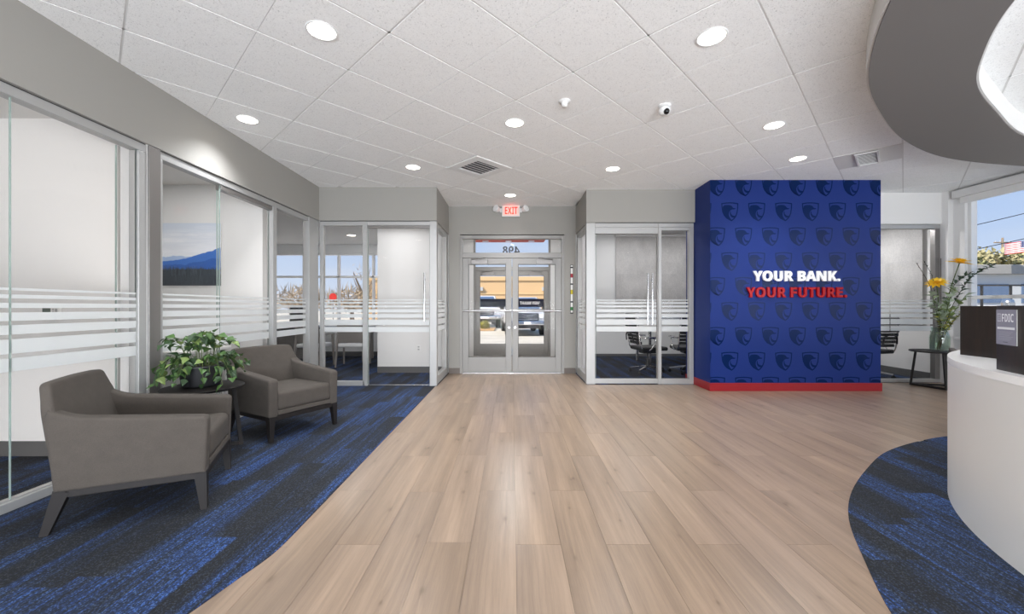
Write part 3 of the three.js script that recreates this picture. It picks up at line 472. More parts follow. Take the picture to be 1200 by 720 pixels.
{ // exit sign with emergency heads
  const s = thing('exit_sign', 'lit red EXIT sign with twin emergency lamp heads above the doors', 'sign', [-0.02, 2.83, DOOR]);
  part(s, 'housing', rb(-0.16, 0.16, -0.01, 0.2, -0.06, 0, 0.008), M.plastic);
  part(s, 'face', rb(-0.148, 0.148, 0.002, 0.19, -0.064, -0.058, 0.002), std('#f4d9cf', 0.5));
  const g = textGeo('EXIT', 0.13, 0.003), w = g.boundingBox.max.x; g.scale(0.235 / w, 1, 1); g.translate(-0.1175, 0.03, 0.0642); part(s, 'lettering', g, std('#e8402c', 0.5, { emissive: '#ff3a20', emissiveIntensity: 0.35 }));
  for (const k of [-1, 1]) {
    part(s, 'arm', [tube([v3(k * 0.15, 0.11, 0.03), v3(k * 0.2, 0.1, 0.04), v3(k * 0.23, 0.11, 0.045)], 0.011, 8), rb(Math.min(k * 0.155, k * 0.2), Math.max(k * 0.155, k * 0.2), 0.12, 0.14, -0.04, -0.02), rb(Math.min(k * 0.155, k * 0.2), Math.max(k * 0.155, k * 0.2), 0.07, 0.09, -0.04, -0.02)], M.plastic);
    const h = lathe([[0, -0.06], [0.03, -0.055], [0.05, -0.02], [0.06, 0.03], [0.063, 0.04], [0.05, 0.042], [0, 0.038]], 20); h.rotateX(Math.PI / 2 - 0.3); h.rotateY(k * 0.7); h.translate(k * 0.25, 0.12, 0.06); part(s, 'lamp_head', h, M.plastic);
  }
  const l = new THREE.PointLight('#ff6a50', 0.006); l.position.set(-0.02, 2.93, -(DOOR - 0.1)); l.castShadow = true; scene.add(l);
}
{ // height strip beside the door
  const s = thing('height_strip', 'narrow striped height marker on the wall beside the entrance', 'height marker', [1.075, 1.08, DOOR]);
  part(s, 'backing', rb(-0.028, 0.028, 0, 0.88, -0.006, 0, 0.002), M.black);
  const segs = [[0.02, 0.06, '#e5e5e2'], [0.06, 0.12, '#2f7a3c'], [0.12, 0.2, '#e5e5e2'], [0.225, 0.35, '#e5e5e2'], [0.35, 0.43, '#c9b822'], [0.43, 0.52, '#e5e5e2'], [0.545, 0.65, '#e5e5e2'], [0.65, 0.72, '#a02632'], [0.72, 0.82, '#e5e5e2'], [0.845, 0.87, '#e5e5e2']];
  for (const [a, b, c] of segs) part(s, 'band', bx(-0.02, 0.02, a, b, -0.0085, -0.006), std(c, 0.6));
}

// ---------------------------------------------------------------- blue feature wall
{
  const X0 = 2.83, X1 = 5.265, D0 = 5.8;
  const w = tag(part(scene, 'wall_feature', bx(X0, X1, 0.11, CEIL + 0.003, D0, 6.6), M.blue), 'deep blue feature wall printed with rows of eagle shields', undefined, undefined, 'structure');
  part(w, 'red_base', rb(X0 - 0.012, X1 + 0.012, 0, 0.115, D0 - 0.014, 6.6, 0.003), M.red, 'glossy red base');
  // emblem: shield ring, eagle head and curling neck feathers
  const P = (pts) => new THREE.Shape(pts.map(([x, y]) => new THREE.Vector2(x, y)));
  const curve = (pts, n = 40) => new THREE.CatmullRomCurve3(pts.map(([x, y]) => v3(x, y, 0)), true, 'centripetal').getPoints(n).map((p) => [p.x, p.y]);
  const shield = (k) => { const s = (x, y) => [x * k, y * k]; return [s(-0.122, 0.118), s(-0.06, 0.128), s(0, 0.131), s(0.06, 0.128), s(0.122, 0.118), s(0.119, 0.05), s(0.11, -0.02), s(0.09, -0.075), s(0.062, -0.112), s(0.028, -0.14), s(0, -0.128), s(-0.05, -0.1), s(-0.085, -0.06), s(-0.108, -0.01), s(-0.118, 0.05)]; };
  const ring = P(shield(1)); ring.holes.push(new THREE.Path(shield(0.87).map(([x, y]) => new THREE.Vector2(x, y + 0.001))));
  const head = P(curve([[-0.1, 0.06], [-0.085, 0.085], [-0.045, 0.092], [0.0, 0.09], [0.03, 0.075], [0.048, 0.052], [0.085, 0.042], [0.062, 0.03], [0.032, 0.028], [0.006, 0.012], [-0.012, -0.02], [-0.012, -0.06], [0.004, -0.095], [0.03, -0.128], [-0.012, -0.118], [-0.05, -0.09], [-0.082, -0.05], [-0.1, 0.0]], 60));
  const curl = P(curve([[0.012, 0.004], [0.016, -0.03], [0.04, -0.056], [0.072, -0.062], [0.092, -0.056], [0.08, -0.078], [0.05, -0.09], [0.022, -0.078], [0.003, -0.045], [0.002, -0.01]], 36));
  const eg = new THREE.ExtrudeGeometry([ring, head, curl], { depth: 0.0005, bevelEnabled: false, curveSegments: 6 });
  const inFront = (x, y) => { const em = part(w, 'eagle_shield', eg, M.blueGloss); em.position.set(x, y, -D0 + 0.0002); };
  for (let r = -1; r < 8; r++) { const odd = Math.abs(r) % 2 === 1, y = 2.565 - r * 0.356; for (let k = -1; k < 8; k++) { const x = 3.11 + k * 0.384 - (odd ? 0.188 : 0); if (x - 0.13 > X0 && x + 0.13 < X1 && y + 0.14 < CEIL && y - 0.15 > 0.11) inFront(x, y); } }
  // shields cut by the edges of the print
  const cutShape = (x, y) => { const parts_ = []; for (const s of [ring, head, curl]) { const pts = s.getPoints(6).map((p) => [p.x + x, p.y + y]); if (s === ring) { const o = clip(pts, [[X0, 0.12], [X1, 0.12], [X1, CEIL], [X0, CEIL]]), h = clip(ring.holes[0].getPoints(6).map((p) => [p.x + x, p.y + y]), [[X0 + 0.0, 0.12], [X1, 0.12], [X1, CEIL], [X0, CEIL]]); if (o.length > 2) { const q = P(o); if (h.length > 2) { const inset = h.map(([a, b]) => [Math.min(X1 - 0.001, Math.max(X0 + 0.001, a)), Math.min(CEIL - 0.001, Math.max(0.121, b))]); q.holes.push(new THREE.Path(inset.map(([a, b]) => new THREE.Vector2(a, b)))); } parts_.push(q); } } else { const o = clip(pts, [[X0, 0.12], [X1, 0.12], [X1, CEIL], [X0, CEIL]]); if (o.length > 2 && area(o) > 1e-5) parts_.push(P(o)); } } return parts_; };
  for (let r = -1; r < 8; r++) { const odd = Math.abs(r) % 2 === 1, y = 2.565 - r * 0.356; for (let k = -1; k < 8; k++) { const x = 3.11 + k * 0.384 - (odd ? 0.188 : 0); const whole = x - 0.13 > X0 && x + 0.13 < X1 && y + 0.14 < CEIL && y - 0.15 > 0.11; if (whole || x + 0.11 < X0 || x - 0.11 > X1 || y - 0.12 > CEIL || y + 0.12 < 0.12) continue; const q = cutShape(x, y); if (q.length) { const g = new THREE.ExtrudeGeometry(q, { depth: 0.0005, bevelEnabled: false, curveSegments: 6 }); g.translate(0, 0, -D0 + 0.0002); part(w, 'eagle_shield', g, M.blueGloss); } } }
  // raised letters
  const line = (name, text, label, xa, xb, y, size, mat) => {
    const t = thing(name, label, 'lettering', [(xa + xb) / 2, y, D0]), full = textGeo(text, size, 0.02), k = (xb - xa) / (full.boundingBox.max.x - full.boundingBox.min.x);
    for (let i = 0; i < text.length; i++) {
      if (text[i] === ' ') continue;
      const pre = textGeo(text.slice(0, i + 1), size, 0.02).boundingBox.max.x, g = textGeo(text[i], size, 0.022, font, 0.0045);
      g.translate(pre - textGeo(text[i], size, 0.02).boundingBox.max.x, 0, 0); g.scale(k, 1, 1); g.translate(-(xb - xa) / 2, 0, 0.004);
      part(t, 'letter', g, mat);
    }
  };
  line('wall_lettering', 'YOUR BANK.', 'raised white letters reading YOUR BANK on the blue wall', 3.436, 4.667, 1.572, 0.138, M.whiteLetter);
  line('wall_lettering', 'YOUR FUTURE.', 'raised glossy red letters reading YOUR FUTURE on the blue wall', 3.339, 4.764, 1.34, 0.138, M.redLetter);
}

// ---------------------------------------------------------------- windows
function windowUnit(name, label, along, a0, a1, y0, y1, at, mull, rails, depth = 0.09) {
  const f = thing(name, label, undefined, along === 'd' ? [at, y0, (a0 + a1) / 2] : [(a0 + a1) / 2, y0, at], 0, undefined, 'structure'), h = depth / 2, w = 0.05;
  const b = (p0, p1, q0, q1) => along === 'd' ? rb(at - h, at + h, q0, q1, p0, p1) : rb(p0, p1, q0, q1, at - h, at + h);
  wpart(f, 'frame', [b(a0, a0 + w, y0, y1), b(a1 - w, a1, y0, y1), b(a0 + w, a1 - w, y0, y0 + w), b(a0 + w, a1 - w, y1 - w, y1)], M.plastic);
  for (const m of mull) wpart(f, 'mullion', b(m - w / 2, m + w / 2, y0 + w, y1 - w), M.plastic);
  for (const m of rails) wpart(f, 'rail', b(a0 + w, a1 - w, m - w / 2, m + w / 2), M.plastic);
  const xs = [a0 + w, ...mull.flatMap((m) => [m - w / 2, m + w / 2]), a1 - w], ys = [y0 + w, ...rails.flatMap((m) => [m - w / 2, m + w / 2]), y1 - w];
  for (let i = 0; i < xs.length; i += 2) for (let j = 0; j < ys.length; j += 2) wpart(f, 'pane', along === 'd' ? bx(at - 0.003, at + 0.003, ys[j], ys[j + 1], xs[i], xs[i + 1]) : bx(xs[i], xs[i + 1], ys[j], ys[j + 1], at - 0.003, at + 0.003), M.glass);
  return f;
}
windowUnit('window_1', 'tall window beside the flowers with a white middle rail', 'd', 4.8, 6.19, 0.74, 2.9, 6.99, [], [1.345]);
windowUnit('window_2', 'tall window behind the reception desk', 'd', 1.5, 4.6, 0.74, 2.9, 6.99, [3.05], [1.345]);
windowUnit('window_3', 'tall window at the rear of the lobby', 'd', -1.8, 1.3, 0.74, 2.9, 6.99, [-0.25], [1.345]);
[[1.5, 4.6], [-1.8, 1.3]].forEach(([a, b], k) => { // glowing shades added on the unseen side windows, more fill for the ceiling
  const t = thing('fill_shade', 'added glowing white fill shade drawn down ' + ['behind the reception desk', 'at the rear end of the desk'][k], 'shade', [6.93, 0.76, (a + b) / 2]);
  wpart(t, 'fabric', bx(6.928, 6.933, 0.76, 2.89, a + 0.01, b - 0.01), std('#f4f2ee', 1, { emissive: '#fffdf8', emissiveIntensity: 0.5 })); wpart(t, 'hem_bar', rb(6.92, 6.94, 0.75, 0.78, a + 0.01, b - 0.01), M.plastic);
  const l = new THREE.RectAreaLight(FILL_COLOR, k ? SIDE_FILL : SIDE_FILL * 0.15, b - a - 0.1, 2.05); l.position.set(6.915, 1.82, -(a + b) / 2); l.lookAt(0, 1.82, -(a + b) / 2); l.castShadow = true; scene.add(l);
});
windowUnit('window_4', 'street window of the corner office with sky behind', 'x', -5.9, -2.5, 0.72, 2.52, EXT + 0.08, [-5.1, -4.25, -3.4], [1.94]);
windowUnit('window_5', 'street window of the meeting room behind a linen shade', 'x', 2.6, 4.6, 0.9, 2.9, EXT + 0.08, [3.6], [1.94]);
struct('trim_2', [rb(6.8, 6.9, 0.705, 0.74, -1.9, 6.25), rb(-5.95, -2.45, 0.69, 0.725, EXT - 0.1, EXT + 0.04)], M.deskTop, 'white window sills');
{
  const s = thing('roller_shade', 'white roller shade wound up at the head of the window beside the flowers', 'shade', [6.85, 2.76, 5.5]);
  wpart(s, 'cassette', rb(6.79, 6.898, 2.87, 2.985, 4.72, 6.28, 0.01), M.soffitSide, 'pale grey cassette'); wpart(s, 'fabric', rb(6.835, 6.84, 2.775, 2.9, 4.75, 6.2, 0.002), M.shade); wpart(s, 'hem_bar', rb(6.83, 6.846, 2.765, 2.785, 4.75, 6.2), M.plastic);
  const m = thing('roller_shade', 'grey linen roller shade drawn down in the meeting room window', 'shade', [3.6, 0.95, EXT - 0.06]);
  wpart(m, 'cassette', rb(2.5, 4.7, 2.9, 2.97, EXT - 0.1, EXT - 0.01, 0.01), M.soffitSide); wpart(m, 'fabric', bx(2.52, 4.68, 0.97, 2.93, EXT - 0.055, EXT - 0.05), M.linen); wpart(m, 'hem_bar', rb(2.52, 4.68, 0.95, 0.98, EXT - 0.062, EXT - 0.043), M.plastic);
  const o = thing('roller_shade', 'pale linen roller shade drawn down in the office right of the feature wall', 'shade', [6.87, 0.9, 8.1]);
  wpart(o, 'cassette', rb(6.8, 6.89, 2.62, 2.7, 6.75, 9.5, 0.01), M.soffitSide); wpart(o, 'fabric', bx(6.85, 6.855, 0.92, 2.64, 6.78, 9.48), M.linen); wpart(o, 'hem_bar', rb(6.843, 6.862, 0.9, 0.93, 6.78, 9.48), M.plastic);
}

// ---------------------------------------------------------------- lamps
function downlight(x, d, label, y = CEIL, power = DOWNLIGHT, group = 'recessed lobby downlights') {
  const t = thing('downlight', label, 'downlight', [x, y - 0.003, d], 0, group);
  part(t, 'trim', lathe([[0.084, 0.01], [0.086, -0.002], [0.097, -0.004], [0.099, 0.004]], 40), M.plastic);
  part(t, 'lens', lathe([[0, -0.001], [0.05, -0.001], [0.086, 0.002]], 40), M.lamp);
  if (y === CEIL) { // lobby lamps throw a soft-edged cone
    const l = new THREE.SpotLight('#f8faff', power, 0, 1.12, 1, 2); l.position.set(x, y - 0.014, -d); l.target.position.set(x, 0, -d); l.shadow.radius = 4; l.castShadow = true; scene.add(l, l.target);
  } else { const l = new THREE.RectAreaLight('#f8faff', power, 0.14, 0.14); l.position.set(x, y - 0.014, -d); l.lookAt(x, 0, -d); l.castShadow = true; scene.add(l); }
}
downlight(-1.249, 2.667, 'round ceiling downlight above the carpet edge near the lounge chairs'); downlight(-2.557, 3.927, 'round ceiling downlight against the bulkhead above the potted plant'); downlight(0.025, 4.0, 'round ceiling downlight over the middle of the oak floor'); downlight(-1.284, 5.268, 'round ceiling downlight in front of the corner office'); downlight(-0.028, 6.595, 'round ceiling downlight right above the exit sign');
downlight(1.322, 5.333, 'round ceiling downlight in front of the meeting room'); downlight(1.34, 2.726, 'round ceiling downlight between the camera dome and the curved soffit'); downlight(2.616, 4.056, 'round ceiling downlight left of the curved soffit'); downlight(3.494, 4.965, 'round ceiling downlight washing the blue feature wall');
for (const [x, d] of [[0.03, 1.4], [-2.54, 1.38], [-1.25, 0.1], [1.34, 0.1], [0.03, -1.2], [-2.54, -1.2], [5.2, 0.4], [3.9, -0.9], [1.3, -2.4], [-1.25, -2.4]]) downlight(x, d, 'round ceiling downlight outside the view', CEIL, DOWNLIGHT * 0.25, 'recessed downlights out of view');
for (const [x, d, k] of [[-3.9, 1.0, 0.2], [-3.9, 2.3, 0.2], [-3.9, 0, 0.2], [-3.7, 4.2, 0.9], [-4.9, 4.2, 0.9], [-3.6, 6.2, 1.2], [-2.0, 6.75, 1], [-4.6, 7.6, 2], [-3.4, 8.6, 2], [5.9, 7.4, 5.5]]) downlight(x, d, 'unseen round downlight in the ceiling of a glass office', 2.72, OFFICE_LIGHT * k, 'recessed office downlights');  // unseen lamps, placed and scaled to light the rooms behind the glass
for (const [x, d] of [[2.1, 7.2], [3.9, 7.4], [2.6, 8.9], [3.9, 8.9]]) downlight(x, d, 'unseen round downlight in the meeting room ceiling', 2.98, OFFICE_LIGHT * 1.8, 'recessed meeting room downlights');  // unseen lamps placed to brighten the meeting room
downlight(0, 8.6, 'unseen round downlight in the vestibule ceiling', 2.95, OFFICE_LIGHT * 6, 'recessed vestibule downlights');  // unseen lamp, set strong to light the vestibule and outer doors
{
  const s = thing('smoke_detector', 'small white smoke detector on the ceiling tiles', 'detector', [0.464, CEIL, 3.58]);
  part(s, 'body', lathe([[0, -0.05], [0.022, -0.05], [0.028, -0.03], [0.034, -0.012], [0.05, -0.008], [0.052, 0]], 24), M.plastic);
  const c = thing('security_camera', 'white dome camera with a dark lens hanging from the ceiling', 'camera', [1.375, CEIL, 3.66]);
  part(c, 'mount', lathe([[0, -0.02], [0.05, -0.02], [0.056, 0]], 24), M.plastic); part(c, 'body', lathe([[0, -0.085], [0.035, -0.08], [0.052, -0.055], [0.05, -0.03], [0.03, -0.018], [0, -0.018]], 28), M.plastic);
  const g = new THREE.SphereGeometry(0.027, 16, 12); g.translate(0.004, -0.066, 0.034); part(c, 'lens', g, M.blackGloss, 'black lens');
}

// ---------------------------------------------------------------- lounge chairs, tables, plant
function extr(shape, depth, bevel, seg = 3) { return new THREE.ExtrudeGeometry(shape, { depth: depth - 2 * bevel, bevelEnabled: true, bevelSize: bevel, bevelThickness: bevel, bevelSegments: seg, bevelOffset: -bevel, curveSegments: 8 }); }
const shp = (pts) => new THREE.Shape(pts.map(([x, y]) => new THREE.Vector2(x, y)));
function uvMetres(g) { const p = g.attributes.position, n = g.attributes.normal, uv = g.attributes.uv; for (let i = 0; i < p.count; i++) { const ax = Math.abs(n.getX(i)), ay = Math.abs(n.getY(i)), az = Math.abs(n.getZ(i)); if (ax >= ay && ax >= az) uv.setXY(i, p.getZ(i), p.getY(i)); else if (ay >= az) uv.setXY(i, p.getX(i), p.getZ(i)); else uv.setXY(i, p.getX(i), p.getY(i)); } return g; }
const smooth = (g, a = 0.9) => uvMetres(toCreasedNormals(clean(g), a));
function loungeChair(label, x, d, turn) {
  const c = thing('lounge_chair', label, 'armchair', [x, 0, d], turn, 'grey lounge chairs');
  if (loungeChair.proto) { for (const k of loungeChair.proto.children) c.add(k.clone()); return c; }
  loungeChair.proto = c;
  for (const s of [-1, 1]) { // arm panels: profile in (z, y)
    const sh = new THREE.Shape(); sh.moveTo(0.335, 0.225); sh.lineTo(0.345, 0.52); sh.quadraticCurveTo(0.345, 0.556, 0.305, 0.558); sh.lineTo(-0.2, 0.607); sh.quadraticCurveTo(-0.29, 0.622, -0.34, 0.665); sh.lineTo(-0.362, 0.62); sh.lineTo(-0.335, 0.4); sh.lineTo(-0.32, 0.225); sh.closePath();
    const g = extr(sh, 0.09, 0.018); g.rotateY(-Math.PI / 2); // z->-x... shape x becomes z
    g.translate(s > 0 ? 0.352 : -0.352 + 0.09 - 0.0, 0, 0); g.translate(s > 0 ? -0.018 : -0.018, 0, 0);
    part(c, 'arm', smooth(g), M.fabric);
  }
  { // back: front outline, sheared to lean
    const sh = new THREE.Shape(); sh.moveTo(-0.34, 0.235); sh.lineTo(-0.352, 0.6); sh.quadraticCurveTo(-0.345, 0.66, -0.322, 0.7); sh.lineTo(-0.298, 0.765); sh.quadraticCurveTo(-0.29, 0.79, -0.25, 0.794); sh.quadraticCurveTo(0, 0.806, 0.25, 0.794); sh.quadraticCurveTo(0.29, 0.79, 0.298, 0.765); sh.lineTo(0.322, 0.7); sh.quadraticCurveTo(0.345, 0.66, 0.352, 0.6); sh.lineTo(0.34, 0.235); sh.closePath();
    const g = extr(sh, 0.11, 0.022, 4); g.translate(0, 0, -0.31); const p = g.attributes.position;
    for (let i = 0; i < p.count; i++) { const k = Math.max(0, (p.getY(i) - 0.235) / 0.56), th = (p.getZ(i) + 0.31) / 0.11 + 0.2, zb = -0.325 - 0.015 * k - 0.065 * k * k, zf = -0.205 - 0.15 * k; p.setZ(i, zb + (zf - zb) * th); }
    g.computeVertexNormals(); part(c, 'backrest', smooth(g), M.fabric);
  }
  { const g = new RoundedBoxGeometry(0.55, 0.17, 0.56, 5, 0.035); const p = g.attributes.position; for (let i = 0; i < p.count; i++) { const x = p.getX(i) / 0.275, z = p.getZ(i) / 0.28; if (p.getY(i) > 0.02) p.setY(i, p.getY(i) + 0.022 * (1 - x * x) * (1 - z * z * 0.7)); if (p.getZ(i) > 0.1) p.setZ(i, p.getZ(i) + 0.02 * (1 - x * x)); } g.translate(0, 0.355, 0.055); g.computeVertexNormals(); part(c, 'seat', smooth(g, 1.2), M.fabric); }
  part(c, 'seat_rail_cover', [rb(-0.265, 0.265, 0.235, 0.275, -0.338, 0.2, 0.008)], M.fabric);
  part(c, 'frame', [rb(-0.34, 0.34, 0.19, 0.232, -0.335, -0.295), rb(-0.34, 0.34, 0.19, 0.232, 0.27, 0.31), rb(-0.34, -0.3, 0.19, 0.232, -0.295, 0.27), rb(0.3, 0.34, 0.19, 0.232, -0.295, 0.27)], M.wood);
  for (const s of [-1, 1]) { part(c, 'leg', bar(v3(s * 0.318, 0.225, 0.308), v3(s * 0.325, 0, 0.325), 0.055, 0.06, 0.03, 0.032), M.wood); part(c, 'leg', bar(v3(s * 0.318, 0.225, -0.29), v3(s * 0.325, 0, -0.36), 0.05, 0.065, 0.03, 0.034), M.wood); }
  return c;
}
const face = (fx, fd) => Math.atan2(fx, -fd); // turn that points local +z along plan direction (fx, fd)
loungeChair('grey lounge chair turned side-on, standing before the long glass partition', -2.255, 2.57, face(0.61, 0.28));
loungeChair('grey lounge chair facing the oak floor on the far side of the potted plant', -2.25, 4.015, face(0.58, -0.32));
loungeChair('grey lounge chair half hidden behind the white reception desk', 4.47, 3.6, face(0.707, -0.707));

function sideTable(label, x, d, turn) {
  const t = thing('side_table', label, 'side table', [x, 0, d], turn, 'round dark wood side tables');
  part(t, 'tabletop', lathe([[0, 0.525], [0.27, 0.525], [0.284, 0.532], [0.286, 0.541], [0.282, 0.547], [0, 0.55]], 56), M.wood);
  const feet = [0, 1, 2].map((k) => { const a = k * 2 * Math.PI / 3; return [v3(0.205 * Math.cos(a), 0.526, 0.205 * Math.sin(a)), v3(0.262 * Math.cos(a), 0, 0.262 * Math.sin(a))]; });
  for (const [a, b] of feet) part(t, 'leg', bar(b, a, 0.042, 0.028, 0.042, 0.028, v3(-b.z, 0, b.x)), M.wood);
  const lift = (p) => p.clone().setY(0.015);
  part(t, 'stretcher', bar(lift(feet[0][1]), lift(feet[1][1]), 0.03, 0.03), M.wood); part(t, 'stretcher', bar(lift(feet[0][1]), lift(feet[2][1]), 0.03, 0.03), M.wood);
  return t;
}
sideTable('round dark wood side table under the potted plant', -2.55, 3.36, 2.85);
sideTable('round dark wood side table under the flower vase', 6.33, 6.08, 2.3);

const leafGeo = (() => { // a folded ivy leaf, 12 triangles, 1 long
  const o = [[0, 0], [0.28, 0.16], [0.42, 0.34], [0.26, 0.55], [0.12, 0.8], [0, 1]], pos = [], z = (x, y) => 0.35 * Math.abs(x) - 0.22 * y * y;
  for (const s of [1, -1]) for (let k = 0; k < o.length - 1; k++) { const a = [0, (k) / 5], q = [0, (k + 1) / 5], P1 = o[k], P2 = o[k + 1]; const tri = (A, B, C) => [A, B, C].forEach(([x, y]) => pos.push(s * x, y, z(x, y))); if (s > 0) { tri(a, P1, P2); tri(a, P2, q); } else { tri(a, P2, P1); tri(a, q, P2); } }
  const g = new THREE.BufferGeometry(); g.setAttribute('position', new THREE.Float32BufferAttribute(pos, 3)); g.computeVertexNormals(); return clean(g);
})();
const slimGeo = (() => { const g = leafGeo.clone(); g.scale(0.55, 1, 0.7); g.computeVertexNormals(); return g; })();
function putLeaf(parent, p, dir, size, mat, name = 'leaf', geo = leafGeo) {
  const m = part(parent, name, geo, mat), y = dir.clone().normalize(), zz = v3(0, 1, 0).addScaledVector(y, -y.y); if (zz.length() < 0.1) zz.set(rr(-1, 1), 0.1, rr(-1, 1)); zz.normalize();
  zz.applyAxisAngle(y, rr(-0.7, 0.7)); const xx = y.clone().cross(zz).normalize(); zz.copy(xx.clone().cross(y));
  m.matrixAutoUpdate = true; m.quaternion.setFromRotationMatrix(new THREE.Matrix4().makeBasis(xx, y, zz)); m.position.copy(p); m.scale.setScalar(size); return m;
}
{
  const t = thing('potted_plant', 'leafy green trailing plant in a black pot on the side table', 'plant', [-2.57, 0.55, 3.36]);
  part(t, 'pot', lathe([[0, 0], [0.125, 0], [0.132, 0.01], [0.15, 0.15], [0.158, 0.155], [0.16, 0.172], [0.15, 0.175], [0.145, 0.16], [0, 0.15]], 40), M.pot, 'black tapered pot');
  part(t, 'soil', lathe([[0, 0.158], [0.144, 0.153]], 24), M.soil);
  seed = 41; const stems = [];
  for (let k = 0; k < 60; k++) {
    const a = k * 2.4 + rr(-0.3, 0.3), low = k % 5 < 3, el = low ? rr(0.1, 0.5) : rr(0.5, 1), out = low ? rr(0.2, 0.33) : rr(0.04, 0.26), top = low ? 0.17 + 0.18 * el : 0.22 + 0.2 * el;
    const p0 = v3(0.07 * Math.cos(a), 0.15, 0.07 * Math.sin(a)), p1 = v3((0.06 + out * 0.45) * Math.cos(a), top + 0.02, (0.06 + out * 0.45) * Math.sin(a)), p2 = v3(out * Math.cos(a), low ? top - rr(0.04, 0.2) * (out / 0.3) : top + rr(-0.02, 0.03), out * Math.sin(a));
    const cv = new THREE.CatmullRomCurve3([p0, p1, p2]); stems.push(new THREE.TubeGeometry(cv, 6, 0.002, 4, false));
    for (const u of [0.34, 0.55, 0.74, 0.88, 1]) {
      const p = cv.getPoint(u), tan = cv.getTangent(u), dir = tan.clone().multiplyScalar(0.35).add(v3(rr(-0.8, 0.8), rr(-0.6, 0.25), rr(-0.8, 0.8)));
      putLeaf(t, p, dir, rr(0.045, 0.085), [M.leafA, M.leafB, M.leafB, M.leafA, M.leafC, M.leafB][Math.floor(rnd() * 6)]);
    }
  }
  part(t, 'stems', stems, M.stem);
}
{ // vase of flowers
  const X = 6.37, D = 6.05, Y = 0.55;
  const v = thing('glass_vase', 'clear green tinted glass vase on the side table by the window', 'vase', [X, Y, D]);
  part(v, 'vessel', lathe([[0, 0.004], [0.1, 0.004], [0.112, 0.03], [0.114, 0.2], [0.095, 0.27], [0.088, 0.3], [0.098, 0.345], [0.094, 0.346], [0.083, 0.3], [0.09, 0.268], [0.109, 0.2], [0.107, 0.03], [0, 0.02]], 40), M.vase);
  seed = 99;
  const flower = (label, dx, dy, dz, r, tilt) => {
    const f = thing('yellow_flower', label, 'flower', [X, Y + 0.02, D]);
    part(f, 'stem', tube([v3(-dx * 0.12, 0, -dz * 0.1), v3(dx * 0.15, dy * 0.35, dz * 0.2), v3(dx * 0.6, dy * 0.75, dz * 0.7), v3(dx, dy, dz)], 0.006, 20, 6), M.stem);
    const h = new THREE.Group(); h.name = 'flower_head'; h.position.set(dx, dy, dz); h.rotation.set(tilt[0], 0, tilt[1]); f.add(h);
    for (let ring = 0; ring < 3; ring++) for (let k = 0; k < 12; k++) { const a = k / 12 * 6.283 + ring * 0.3, m = part(h, 'petal', slimGeo, M.petal); const up = 0.15 + ring * 0.45, dir = v3(Math.cos(a) * Math.cos(up), Math.sin(up), Math.sin(a) * Math.cos(up)), zz = v3(-Math.cos(a) * Math.sin(up), Math.cos(up), -Math.sin(a) * Math.sin(up)), xx = dir.clone().cross(zz); m.quaternion.setFromRotationMatrix(new THREE.Matrix4().makeBasis(xx, dir, zz)); m.scale.set(r * 1.3, r * (1 - ring * 0.2), r); }
    const g = new THREE.SphereGeometry(r * 0.3, 14, 10); g.scale(1, 0.5, 1); g.translate(0, r * 0.12, 0); part(h, 'flower_centre', g, M.petalIn);
    return f;
  };
  flower('large yellow flower, the tallest in the vase', 0.24, 1.28, 0.05, 0.165, [0.25, -0.1]);
  flower('smaller yellow flower tilted towards the glass office', -0.11, 0.98, 0.06, 0.14, [0.35, 0.45]);
  const branch = (label, pts, mat, lm, n, size, geo = slimGeo, r = 0.004) => {
    const f = thing('foliage_branch', label, 'branch', [X, Y + 0.02, D], 0, 'greenery in the vase'), cv = new THREE.CatmullRomCurve3(pts.map((p) => v3(...p)));
    part(f, 'stem', new THREE.TubeGeometry(cv, 18, r, 6, false), mat);
    for (let k = 0; k < n; k++) { const u = 0.42 + 0.58 * (k + 0.5) / n, p = cv.getPoint(u), tn = cv.getTangent(u); putLeaf(f, p, tn.multiplyScalar(0.4).add(v3(rr(-1, 1), rr(-0.2, 0.6), rr(-1, 1))), size * rr(0.7, 1.2), lm[k % lm.length], 'leaf', geo); }
  };
  branch('dark leafy branch arching from the vase in front of the window', [[0, 0, 0], [0.06, 0.4, 0.02], [0.24, 0.85, 0.06], [0.42, 1.1, 0.08], [0.72, 1.26, 0.1]], M.twig, [M.leafDark, M.leafB], 46, 0.085);
  branch('dark leafy branch rising beside the window frame', [[0, 0, 0], [0.05, 0.4, -0.04], [0.2, 0.8, -0.08], [0.36, 1.02, -0.08], [0.52, 1.14, -0.06]], M.twig, [M.leafDark, M.leafB], 30, 0.08);
  branch('thin bare twig with small dark buds leaning to the office', [[0, 0, 0], [-0.04, 0.45, 0], [-0.16, 0.85, 0.05], [-0.33, 1.13, 0.08], [-0.45, 1.28, 0.1]], M.twig, [M.twig], 7, 0.03, slimGeo, 0.003);
  branch('thin twig with small dark leaves above the smaller flower', [[0, 0, 0], [-0.03, 0.45, 0.02], [-0.1, 0.85, 0.02], [-0.17, 1.1, 0.05], [-0.25, 1.3, 0.02]], M.twig, [M.leafDark], 16, 0.045, slimGeo, 0.003);
  branch('straight dark twig standing tallest at the vase centre', [[0, 0, 0], [0.02, 0.5, 0], [0.04, 1.0, -0.02], [0.05, 1.36, -0.03]], M.twig, [M.twig], 3, 0.03, slimGeo, 0.004);
